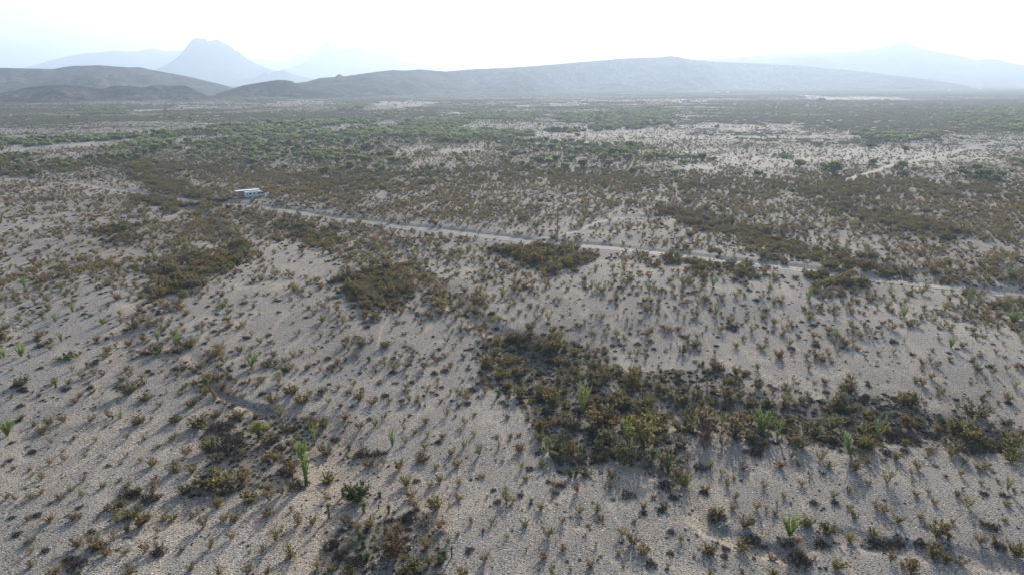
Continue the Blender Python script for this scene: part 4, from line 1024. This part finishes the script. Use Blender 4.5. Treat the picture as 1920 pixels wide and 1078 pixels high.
far_oco(1570, 402, 10, 18, 3, 'far ocotillo standing in the upper right brush strip')

def put_yuc(t, zx, zy, zw, v, label, lean=None, th=1.):
    px, py, s = zt(t, zx, zy); x, y, z, m = at(px, py); w_ = zw/s*m/(1 if v < 3 else 1.7)
    o = link('yucca', None); o.location = (x, y, z); o.scale = (w_, w_, w_*th); o.rotation_euler = lean or (0, 0, rng.uniform(0, 6.28)); o.empty_display_size = .2
    link('trunk', YUC[v][1], o); link('rosette', YUC[v][0], o); setp(o, label, 'yucca', 'yuccas on the desert floor'); return o
YU = [
 (6,480,700,56,2,'yucca on a brown shaggy trunk left of the row of small yuccas'),
 (6,708,665,68,0,'round headed yucca in the middle of the row of small yuccas'),
 (6,806,640,28,0,'smallest yucca between two round headed yuccas'),
 (6,872,668,54,0,'dark green yucca at the right end of the row of small yuccas'),
 (6,812,560,50,1,'low yucca right of the large dark green bush'),
 (6,612,255,72,3,'bright two headed yucca above the large dark green bush'),
 (6,600,312,32,1,'little yucca under the bright two headed yucca'),
 (6,572,560,54,0,'yucca tucked against the left of the large dark green bush'),
 (6,680,835,66,1,'uppermost yucca of the bottom thicket cluster'),
 (6,685,910,88,3,'pale multi headed yucca in the bottom thicket cluster'),
 (6,712,975,95,4,'lowest broadest yucca of the bottom thicket cluster'),
 (6,1225,985,125,4,'three headed yucca at the right end of the bottom thicket'),
 (6,1285,955,40,2,'small yucca on a dark trunk right of the three headed yucca'),
 (7,340,62,62,1,'green yucca high in the left lobe of the big thicket'),
 (7,328,205,52,2,'yucca on a grey trunk in the left lobe of the big thicket'),
 (7,400,425,96,4,'large dark green yucca at the lower left tip of the big thicket'),
 (7,470,320,110,3,'yucca with tall dry flower stalks in the big thicket'),
 (7,925,305,82,1,'uppermost of three yuccas at the lower tip of the big thicket'),
 (7,985,350,82,1,'right hand of three yuccas at the lower tip of the big thicket'),
 (7,905,365,72,1,'left hand of three yuccas at the lower tip of the big thicket'),
 (3,1315,832,44,2,'dark trunked yucca at the upper edge of the big thicket'),
 (3,1530,872,34,2,'thin trunked yucca right of the dark trunked one'),
 (3,770,895,44,1,'small yucca in shade inside the big thicket'),
 (3,655,792,34,0,'little yucca in the upper part of the big thicket'),
 (3,140,682,46,1,'yucca at the upper left of the big thicket'),
 (8,985,98,92,1,'round pale green yucca at the right end of the big thicket'),
 (8,1130,92,52,0,'spiky yucca just right of the round pale green yucca'),
 (8,1545,245,56,1,'yucca among red brown shrubs at the right edge'),
 (8,1385,255,48,1,'small yucca left of red brown shrubs at the right edge'),
 (8,1635,222,34,0,'yucca nearest the right edge of the photo'),
 (8,1182,842,66,1,'low dark yucca beside a brown shrub lower right'),
 (1,590,755,42,0,'small yucca right of the prickly pear clump'),
 (1,378,885,50,0,'little yucca on gravel below the prickly pear clump'),
 (2,1215,268,42,1,'bright yucca right of the middle thicket'),
 (2,1000,290,44,1,'green yucca inside the middle thicket'),
 (2,835,190,36,0,'green yucca above the middle thicket'),
 (2,345,200,36,1,'small bright yucca left of the middle thicket'),
 (2,1310,312,34,2,'pale stalked yucca right of the middle thicket'),
 (2,762,708,52,1,'low yucca on open gravel left of the big thicket'),
 (2,1632,945,46,0,'yucca pair, left one, at the left tip of the big thicket'),
 (2,1708,955,52,0,'yucca pair, right one, at the left tip of the big thicket'),
 (5,740,52,36,1,'small green yucca between brown shrubs in the lower left'),
 (5,835,795,60,1,'pale low yucca beside dead wood in the lower left'),
 (5,522,1080,60,1,'bright yucca cut by the bottom edge lower left'),
 (7,125,600,42,1,'small green yucca alone on gravel near the bottom middle'),
]
for a in YU: put_yuc(*a)
put_yuc(1, 1455, 958, 62, 2, 'leaning yucca on a bare grey trunk beside the small gully', (0, R(-22), 0), 1.35)
put_yuc(1, 1540, 795, 44, 2, 'short leaning yucca stump above the small gully', (0, R(-50), 0), 1.2)

# yucca flower stalks in the big thicket
x, y, z, m = at(960+440/3.5, 770+330/3.5)
pv, pf = tubes([np.array([[0, 0, 0], [-.1, .1, 1.6], [-.15, .1, 3.2]]), np.array([[.4, 0, 0], [.5, .2, 1.3], [.3, .2, 2.6]]), np.array([[.2, .1, 0], [.9, .1, 1.2], [1.6, 0, 1.9]])], [(.035, .015)]*3, 5)
o = link('flower_stalk', np_mesh('flower_stalk', pv, [pf], [simple('dry flower stalk', (.38, .33, .22))], True), None, (x, y, z)); setp(o, 'tall dry bleached flower stalks standing in the big thicket', 'dead stalk')

# prickly pear
def pads(seed, n):
    r = np.random.default_rng(seed); V = []; Q = []; o = 0
    th = np.linspace(0, 2*np.pi, 10, endpoint=False)
    for k in range(n):
        c = np.array([r.normal()*.24, r.normal()*.16, .1+abs(r.normal())*.16]); yaw = r.uniform(0, 3.14); rr = r.uniform(.05, .085)
        t = r.normal()*.35
        ex = np.array([math.cos(yaw), math.sin(yaw), 0]); nz = np.array([-math.sin(yaw), math.cos(yaw), 0]); up = np.array([0, 0, 1])*math.cos(t)+nz*math.sin(t); nz = np.cross(ex, up)
        for sgn in (-1, 1):
            ring = c+rr*(np.cos(th)[:, None]*ex+1.25*np.sin(th)[:, None]*up)*.85+sgn*nz*.012
            V.append(ring)
        V.append((c+rr*(np.cos(th)[:, None]*ex+1.25*np.sin(th)[:, None]*up)))
        j = np.arange(10); j2 = (j+1) % 10
        Q += [np.stack([o+j, o+j2, o+20+j2, o+20+j], 1), np.stack([o+10+j, o+10+j2, o+20+j2, o+20+j], 1)[:, ::-1],
              np.array([[o, o+1, o+2, o+3], [o, o+3, o+4, o+9], [o+4, o+5, o+8, o+9], [o+5, o+6, o+7, o+8]]), np.array([[o, o+1, o+2, o+3], [o, o+3, o+4, o+9], [o+4, o+5, o+8, o+9], [o+5, o+6, o+7, o+8]])[:, ::-1]+10]
        o += 30
    return np_mesh('pads', np.vstack(V), [np.vstack(Q)], [M_PEAR], True)
PD = [pads(1, 60), pads(2, 26)]
def put_pear(t, zx, zy, zw, v, label):
    px, py, s = zt(t, zx, zy); x, y, z, m = at(px, py); w_ = zw/s*m
    o = link('prickly_pear', PD[v]); o.location = (x, y, z); o.scale = (w_, w_, w_*.8); setp(o, label, 'cactus', 'prickly pears'); return o
put_pear(1, 470, 690, 130, 0, 'large yellow green prickly pear clump on the left slope')
put_pear(1, 400, 700, 70, 1, 'smaller prickly pear at the left of the large clump')
put_pear(1, 240, 195, 60, 1, 'far prickly pear beside a pale ocotillo on the left slope')
put_pear(5, 1590, 55, 60, 1, 'yellow prickly pear left of the small yellow green tree')
put_pear(3, 590, 740, 50, 1, 'pale prickly pear in the shade of the big thicket')

x, y, z, m = at(480+25/3.5, 770+185/3.5)
s = 150/3.5*m
put('small_tree', YTREE, x, y, z, (s*.95, s*.95, s*.9), .4, 'small yellow green tree with a dark forked trunk in the lower left', 'tree', None, ('trunk', 'crown'))
x, y, z, m = at(480+668/3.5, 770+580/3.5); s = 165/3.5*m
put('green_bush', GBUSH, x, y, z, (s, s, s*1.05), 1.2, 'large dark green bush above the row of small yuccas', 'shrub', None)
# dead wood
MW = simple('bleached dead wood', (.27, .24, .21), .9, var=.3, scale=6)
for k, (t, zx, zy, L, rz, lab) in enumerate([(7,300,195,2.0,.3,'grey dead log lying by a yucca in the big thicket'),(5,860,830,1.9,.2,'bleached dead branch lying in the lower left shrubs'),(7,1400,755,2.2,.5,'dead branch lying in the lower right wash'),(8,640,890,1.2,-.5,'pale dead stick by a dark shrub lower right')]):
    px, py, s = zt(t, zx, zy); x, y, z, m = at(px, py); r = np.random.default_rng(k)
    P = [np.array([[-L/2, 0, .08], [-L*.2, .08, .16], [L*.1, -.05, .14], [L/2, .1, .22]]), np.array([[-L*.2, .08, .16], [-.1, .4, .3], [.1, .6, .42]]), np.array([[L*.1, -.05, .14], [L*.3, -.3, .3]])]
    pv, pf = tubes(P, [(.11, .05), (.06, .02), (.05, .02)], 6)
    o = link('dead_branch', np_mesh('dead_branch', pv, [pf], [MW], True), None, (x, y, z)); o.rotation_euler = (0, 0, rz); setp(o, lab, 'dead wood')

# ------------------------------------------------------------------ built things
import bmesh
class MB:
    def __init__(s): s.b = bmesh.new()
    def box(s, x0, y0, z0, x1, y1, z1, bev=0):
        r = bmesh.ops.create_cube(s.b, size=1, matrix=Matrix.Translation(((x0+x1)/2, (y0+y1)/2, (z0+z1)/2)) @ Matrix.Diagonal((abs(x1-x0), abs(y1-y0), abs(z1-z0), 1)))
        if bev: bmesh.ops.bevel(s.b, geom=list({e for v in r['verts'] for e in v.link_edges}), offset=bev, segments=2, affect='EDGES', profile=.5)
        return s
    def prism(s, pts, y0, y1):
        a = [s.b.verts.new((p[0], y0, p[1])) for p in pts]; b = [s.b.verts.new((p[0], y1, p[1])) for p in pts]
        n = len(pts)
        s.b.faces.new(a); s.b.faces.new(b[::-1])
        for i in range(n): s.b.faces.new((a[i], b[i], b[(i+1) % n], a[(i+1) % n]))
        bmesh.ops.recalc_face_normals(s.b, faces=s.b.faces[:]); return s
    def cyl(s, x, y, z, r, d, axis='Y', seg=20, r2=None):
        rot = {'Y': Matrix.Rotation(math.pi/2, 4, 'X'), 'X': Matrix.Rotation(math.pi/2, 4, 'Y'), 'Z': Matrix.Identity(4)}[axis]
        bmesh.ops.create_cone(s.b, cap_ends=True, segments=seg, radius1=r, radius2=r if r2 is None else r2, depth=d, matrix=Matrix.Translation((x, y, z)) @ rot); return s
    def build(s, name, mat, parent=None, loc=None):
        me = bpy.data.meshes.new(name); s.b.to_mesh(me); s.b.free(); me.materials.append(mat)
        return link(name, me, parent, loc)
MWHITE = simple('white fibreglass', (.74, .76, .78), .4, spec=.4, var=.05, scale=.6)
MBLUE = simple('blue stripe paint', (.10, .22, .33), .4, var=.1); MTEAL = simple('dusty blue skirt', (.25, .40, .47), .5, var=.15)
MGLASS = simple('dark window glass', (.02, .025, .03), .12, spec=.6, var=.1); MRUB = simple('rubber', (.02, .02, .02), .9)
MCHR = simple('grey metal', (.35, .36, .37), .4, metal=.7); MTAN = simple('tan sheet wall', (.36, .27, .20), .85, var=.12, scale=1)
MROOF = simple('white metal roof', (.80, .81, .83), .45, metal=.1, var=.08, scale=1.5)
MPOLE = simple('creosoted pole wood', (.26, .13, .075), .9, var=.25, scale=4); MBLK = simple('black plastic', (.02, .022, .025), .5)

# --- motorhome: local +X = front, near side = -Y
ax, ay, az_, am = at(459.5, 372.8); bx, by, bz, bm_ = at(496.5, 367.6)
ang = math.atan2(by-ay, bx-ax); L_RV = min(11.2, math.hypot(bx-ax, by-ay)); print('rv', ax, ay, az_, am, ang, math.hypot(bx-ax, by-ay))
ang = R(36); L_RV = 10.6
zc = float(height(np.array([ax+4]), np.array([ay+3.2]))[0])
rv = link('motorhome', None, None, (ax, ay+.4, zc)); rv.rotation_euler = (0, 0, ang)
rv.scale = (.8, .8, .88)
setp(rv, 'white motorhome with blue stripes parked beside the tan shed', 'motorhome')
Wv = 2.5
MB().prism([(0.05, .55), (0, 1.0), (.08, 2.95), (.25, 3.1), (9.0, 3.1), (9.35, 2.95), (10.15, 1.75), (10.5, 1.25), (10.55, .55)], 0, Wv).build('body', MWHITE, rv)
MB().prism([(.02, .35), (.02, .95), (10.56, .95), (10.56, .4), (8.9, .4), (8.7, .62), (8.1, .62), (7.9, .35), (3.6, .35), (3.4, .62), (2.0, .62), (1.8, .35)], -.025, Wv+.025).build('skirt', MTEAL, rv)
MB().box(.03, -.02, 1.35, 10.3, Wv+.02, 1.58).build('stripe', MBLUE, rv); MB().box(.03, -.018, 1.12, 10.45, Wv+.018, 1.2).build('stripe', MBLUE, rv)
for x0, x1, z0, z1 in ((.9, 1.5, 1.75, 2.4), (2.3, 3.5, 1.8, 2.45), (4.5, 5.5, 1.8, 2.45), (6.9, 8.1, 1.8, 2.45)):
    fr = MB().box(x0-.06, -.03, z0-.06, x1+.06, .02, z1+.06, .01).build('window', MCHR, rv); MB().box(x0, -.04, z0, x1, -.031, z1).build('pane', MGLASS, fr)
MB().prism([(8.45, 1.75), (8.45, 2.5), (9.35, 2.5), (9.85, 1.75)], -.03, .01).build('cab_window', MGLASS, rv)
# windscreen follows the slanted nose
ws = bmesh.new(); n_ = Vector((1.2, 0, .8)).normalized()
q = [ws.verts.new(Vector(p)+n_*.02) for p in ((9.42, .15, 2.85), (9.42, 2.35, 2.85), (10.1, 2.35, 1.82), (10.1, .15, 1.82))]
ws.faces.new(q[::-1]); q2 = [ws.verts.new(v.co+n_*.03) for v in q]; ws.faces.new(q2)
for i in range(4): ws.faces.new((q[i], q[(i+1) % 4], q2[(i+1) % 4], q2[i]))
bmesh.ops.recalc_face_normals(ws, faces=ws.faces[:]); me = bpy.data.meshes.new('windscreen'); ws.to_mesh(me); ws.free(); me.materials.append(MGLASS); link('windscreen', me, rv)
d = MB().box(6.05, -.035, .6, 6.7, .02, 2.5, .01).build('door', MWHITE, rv); MB().box(6.14, -.05, 1.7, 6.6, -.037, 2.35).build('pane', MGLASS, d); MB().box(6.12, -.06, 1.3, 6.2, -.037, 1.42).build('handle', MCHR, d)
MB().box(-.03, .5, 1.9, .04, 2.0, 2.55).build('rear_window', MGLASS, rv)
MB().box(-.03, .2, 1.0, .02, 2.3, 1.3).build('rear_panel', MBLUE, rv)
for yy in (.2, 2.12): MB().box(-.05, yy, .85, -.031, yy+.18, 1.0).build('tail_light', simple('red lens', (.4, .02, .02), .3), rv)
MB().box(-.2, .05, .45, -.02, Wv-.05, .65, .03).build('bumper', MCHR, rv); MB().box(10.57, .05, .45, 10.75, Wv-.05, .7, .03).build('bumper', MCHR, rv)
lad = MB()
for yy in (2.1, 2.4): lad.box(-.12, yy, .9, -.08, yy+.04, 3.25)
for k in range(7): lad.box(-.12, 2.1, 1.1+.3*k, -.09, 2.44, 1.13+.3*k)
lad.build('ladder', MCHR, rv)
for x_ in (2.8, 6.3): MB().box(x_, .8, 3.1, x_+.9, 1.7, 3.4, .08).build('air_conditioner', MWHITE, rv)
MB().box(4.6, 1.0, 3.1, 5.0, 1.4, 3.22, .03).build('roof_vent', MCHR, rv)
for x_ in (2.5, 3.15, 8.35):
    for yy in (.12, Wv-.12):
        wh = MB().cyl(x_, yy, .42, .42, .26).build('wheel', MRUB, rv); MB().cyl(x_, yy+(-.14 if yy < 1 else .14), .42, .22, .03).build('rim', MCHR, wh)
MB().box(9.6, -.28, 1.7, 9.75, -.03, 2.1, .02).build('mirror', MBLK, rv)

# --- shed with a white roof behind the motorhome
sh = link('shed', None, None, (ax, ay+.4, zc)); sh.rotation_euler = (0, 0, ang); sh.scale = (.8, .8, .88); setp(sh, 'tan shed with a long white metal roof behind the motorhome', 'shed')
MB().box(-2.4, 3.6, 0, -2.3, 8.0, 3.15).build('end_wall', MTAN, sh)
MB().box(-2.3, 7.9, 0, 8.2, 8.0, 3.15).build('back_wall', MTAN, sh)
MB().box(-2.3, 3.6, 0, -.5, 3.7, 3.3).build('side_wall', MTAN, sh)
wf_ = MB().box(-2.44, 5.6, 1.3, -2.401, 6.7, 2.2).build('window', MWHITE, sh); MB().box(-2.46, 5.7, 1.4, -2.441, 6.6, 2.1).build('pane', simple('pale pane', (.6, .62, .64), .3), wf_)
rf = bmesh.new(); NX = 72
rows = []
for i in range(NX+1):
    x_ = -3.2+(12.4)*i/NX; cz = .035*(i % 2)
    rows.append([rf.verts.new((x_, 2.9, 3.5+cz)), rf.verts.new((x_, 8.5, 3.25+cz)), rf.verts.new((x_, 8.5, 3.22+cz)), rf.verts.new((x_, 2.9, 3.47+cz))])
for i in range(NX):
    for k in range(4): rf.faces.new((rows[i][k], rows[i+1][k], rows[i+1][(k+1) % 4], rows[i][(k+1) % 4]))
rf.faces.new(rows[0]); rf.faces.new(rows[-1][::-1]); bmesh.ops.recalc_face_normals(rf, faces=rf.faces[:])
me = bpy.data.meshes.new('roof'); rf.to_mesh(me); rf.free(); me.materials.append(MROOF); link('roof', me, sh)
for x_ in (2.2, 5.2, 8.8): MB().cyl(x_, 3.1, 1.7, .07, 3.4, 'Z', 8).build('post', MPOLE, sh)
for x_ in (5.1, 6.7, 8.0):
    o = MB().cyl(0, 0, 1.95, .05, 3.9, 'Z', 8).build('wooden_post', MPOLE); c_, s_ = math.cos(ang), math.sin(ang)
    o.location = (ax+(c_*x_+s_*.75)*.8, ay+.4+(s_*x_-c_*.75)*.8, zc-.05); o.scale = (1, 1, .86)
    setp(o, {5.1: 'left of three thin posts in front of the motorhome', 6.7: 'middle of three thin posts in front of the motorhome', 8.0: 'right of three thin posts in front of the motorhome'}[x_], 'post', 'posts in front of the motorhome')
# --- barrel, tank
x, y, z, m = at(533.5, 361.5); b_ = MB().cyl(0, 0, .6, .48, 1.2, 'Z', 20).cyl(0, 0, 1.23, .5, .06, 'Z', 20).cyl(0, 0, .03, .5, .06, 'Z', 20).build('water_barrel', MBLK, None, (x, y, z)); setp(b_, 'black water barrel in brush right of the motorhome', 'barrel')
x, y, z, m = at(431, 373.5); b_ = MB().box(-.9, -.5, .0, .9, .5, .75, .1).box(-.6, -.4, .75, .2, .4, 1.0, .05).build('storage_box', MBLK, None, (x, y, z)); setp(b_, 'low dark storage box left of the tan shed', 'box')

# --- utility poles and wires
tops = []
for (px, py, h, lab) in ((1045, 441, 9.7, 'nearest wooden utility pole beside the dirt road'), (1532, 353, 9.7, 'middle utility pole rising from dark brush at right'), (1782, 292, 10.5, 'farthest utility pole beside the far diagonal track')):
    x, y, z, m = at(px, py)
    p = link('utility_pole', None, None, (x, y, z)); setp(p, lab, 'utility pole', 'utility poles')
    MB().cyl(0, 0, h/2-.2, .22, h+.4, 'Z', 12, r2=.16).build('pole', MPOLE, p)
    MB().cyl(0, 0, h+.1, .05, .25, 'Z', 10, r2=.03).build('insulator', MWHITE, p)
    MB().cyl(.0, 0, h-1.4, .05, .22, 'Z', 10).build('spool', MCHR, p)
    if px == 1045: MB().box(.12, -.05, 4.25, 1.3, .05, 4.37).build('stub_arm', MPOLE, p)
    tops.append(Vector((x, y, z+h+.2)))
for k, (a, b) in enumerate(zip(tops[:-1], tops[1:])):
    P = [np.array([list(a.lerp(b, t)-Vector((0, 0, 5.5*4*t*(1-t)*.35))) for t in np.linspace(0, 1, 40)])]
    pv, pf = tubes(P, [(.016, .016)], 5); o = link('overhead_wire', np_mesh('overhead_wire', pv, [pf], [MCHR]))
    setp(o, ['thin overhead wire from the nearest pole to the middle pole', 'thin overhead wire from the middle pole to the farthest pole'][k], 'wire')

# --- small far buildings
MWALL = simple('pale stucco', (.42, .40, .37), .9, var=.1)
def house(px, py, L, Wd, H, rz, label, wall=MWALL, roofm=MWALL):
    x, y, z, m = at(px, py)
    z = max(z, -3)
    h_ = link('house', None, None, (x, y, z)); h_.rotation_euler = (0, 0, rz); setp(h_, label, 'house')
    MB().box(-L/2, -Wd/2, 0, L/2, Wd/2, H).build('wall', wall, h_)
    MB().prism([(-L/2-.4, H+.01), (-L/2-.4, H+.15), (0, H+Wd*.16), (L/2+.4, H+.15), (L/2+.4, H+.01)], -Wd/2-.4, Wd/2+.4).build('roof', roofm, h_)
    for x_ in (-L*.3, L*.25): MB().box(x_-.7, -Wd/2-.04, 1.1, x_+.7, -Wd/2+.02, 2.1).build('window', MGLASS, h_)
    MB().box(-.5, -Wd/2-.05, 0, .5, -Wd/2+.02, 2.1).build('door', MTAN, h_)
house(786, 174.5, 14, 8, 3.2, .2, 'leftmost white house at the foot of the mesa')
house(792, 174.5, 12, 8, 3.2, -.3, 'second white house from the left at the foot of the mesa')
house(803, 174, 9, 7, 3, .4, 'small third white house at the foot of the mesa')
house(812, 174, 13, 7, 3, 0, 'rightmost white house at the foot of the mesa')
house(1095, 192.5, 13, 8, 3.2, .3, 'far white house with trees by the pale flat')
house(1286, 191, 16, 9, 3.4, 0, 'far white building on the pale flat at right')
house(889, 248.5, 9, 2.6, 2.6, .1, 'small white trailer house on the bare flat among mesquites')
house(1466, 169, 16, 9, 3.4, .1, 'faint white house on the far right plain')
house(1590, 156.5, 34, 18, 6, 0, 'faintest white building under the right mountain')
for k, (px, py, s_) in enumerate(((1838, 168, 16), (1780, 171, 12), (1345, 175, 14), (1365, 175, 10))):
    house(px, py, s_, 8, 3.2, .2*k, ['far right pale house', 'pale house left of the far right one', 'left of two faint houses on the right plain', 'right of two faint houses on the right plain'][k])

# ------------------------------------------------------------------ haze
hz = MB().box(-26000, -3000, -12, 26000, 27500, 930).build('haze', bpy.data.materials.new('haze air'))
m = hz.data.materials[0]; m.use_nodes = True; t = m.node_tree; t.nodes.clear()
out = t.nodes.new('ShaderNodeOutputMaterial'); pv = t.nodes.new('ShaderNodeVolumePrincipled')
pv.inputs['Color'].default_value = (.605, .755, .97, 1); pv.inputs['Density'].default_value = HAZE_DENSITY; pv.inputs['Anisotropy'].default_value = .365
t.links.new(pv.outputs[0], out.inputs['Volume']); setp(hz, 'thin bright haze over the desert', 'haze', None, 'stuff')

# ------------------------------------------------------------------ labels by landmark
MARKS = [(476, 370, 'the white motorhome'), (1045, 425, 'the nearest utility pole'), (1533, 330, 'the middle utility pole'), (1783, 280, 'the farthest utility pole'),
 (533, 361, 'the black water barrel'), (431, 373, 'the dark storage box'), (889, 248, 'the white trailer house'), (1200, 407, 'the curved side track end'), (1655, 317, 'the short diagonal track'),
 (0, 310, 'the left end of the belt'), (1541, 192, 'the lone dark far tree'), (150, 278, 'the pale flat at far left'), (775, 287, 'the bare belt patch'), (870, 284, 'the pale belt clearing'), (1320, 312, 'the large pale flat at right'), (715, 318, 'the small bare spot'),
 (484, 812, 'the small yellow green tree'), (670, 930, 'the large dark green bush'), (0, 1078, 'the bottom left corner'), (1919, 1078, 'the bottom right corner'), (960, 1078, 'the middle of the bottom edge'), (20, 608, 'the jumble of tan boulders')]
MARKS += [(1091,775,'the tall many wanded ocotillo'),(1421,805,'the brightest ocotillo'),(574,905,'the tallest slender ocotillo'),(14,815,'the ocotillo cut by left edge'),(899,850,'the small spreading ocotillo'),(736,835,'the lone pale feathery ocotillo'),(1646,818,'the ocotillo with curved wands'),(1597,850,'the ocotillo leaning hard left'),(1480,1005,'the fan shaped ocotillo'),(1889,918,'the ocotillo with forked shadow'),(1176,829,'the vase shaped ocotillo'),(404,745,'the leaning yucca'),(471,688,'the ocotillo above the gully'),(130,672,'the large prickly pear clump'),(617,968,'the shaggy trunked yucca'),(838,1050,'the three headed yucca'),(1085,865,'the yucca with dry stalks'),(1225,868,'the three clustered yuccas'),(1326,711,'the dark trunked yucca'),(1695,595,'the Y shaped ocotillo'),(1343,591,'the slim lone ocotillo'),(941,555,'the small bright middle ocotillo'),(675,1020,'the bottom yucca cluster'),(1721,798,'the round pale green yucca'),(1840,690,'the nearly leafless ocotillo'),(1780,650,'the midslope green ocotillo'),(1920,590,'the lush right edge ocotillo'),(692,680,'the lone low yucca'),(300,640,'the pale grass mounds on left'),(1140,300,'the tallest belt trees'),(1560,320,'the tree by the middle pole'),(1680,310,'the dark brush by the track'),(1870,325,'the big trees at far right'),(330,280,'the bright green grove'),(620,240,'the long thin tree line'),(560,280,'the speckled clearing'),(960,248,'the narrow green tongue'),(1240,238,'the dotted pale strip')]
def short(l): return 'the '+l
for t, zx, zy, zw, zh, k, l in OC+[]:
    if len(l.split()) <= 6: p = zt(t, zx, zy); MARKS.append((p[0], p[1], short(l)))
for t, zx, zy, zw, k, l in YU:
    if len(l.split()) <= 6: p = zt(t, zx, zy); MARKS.append((p[0], p[1], short(l)))
label_all(MARKS)
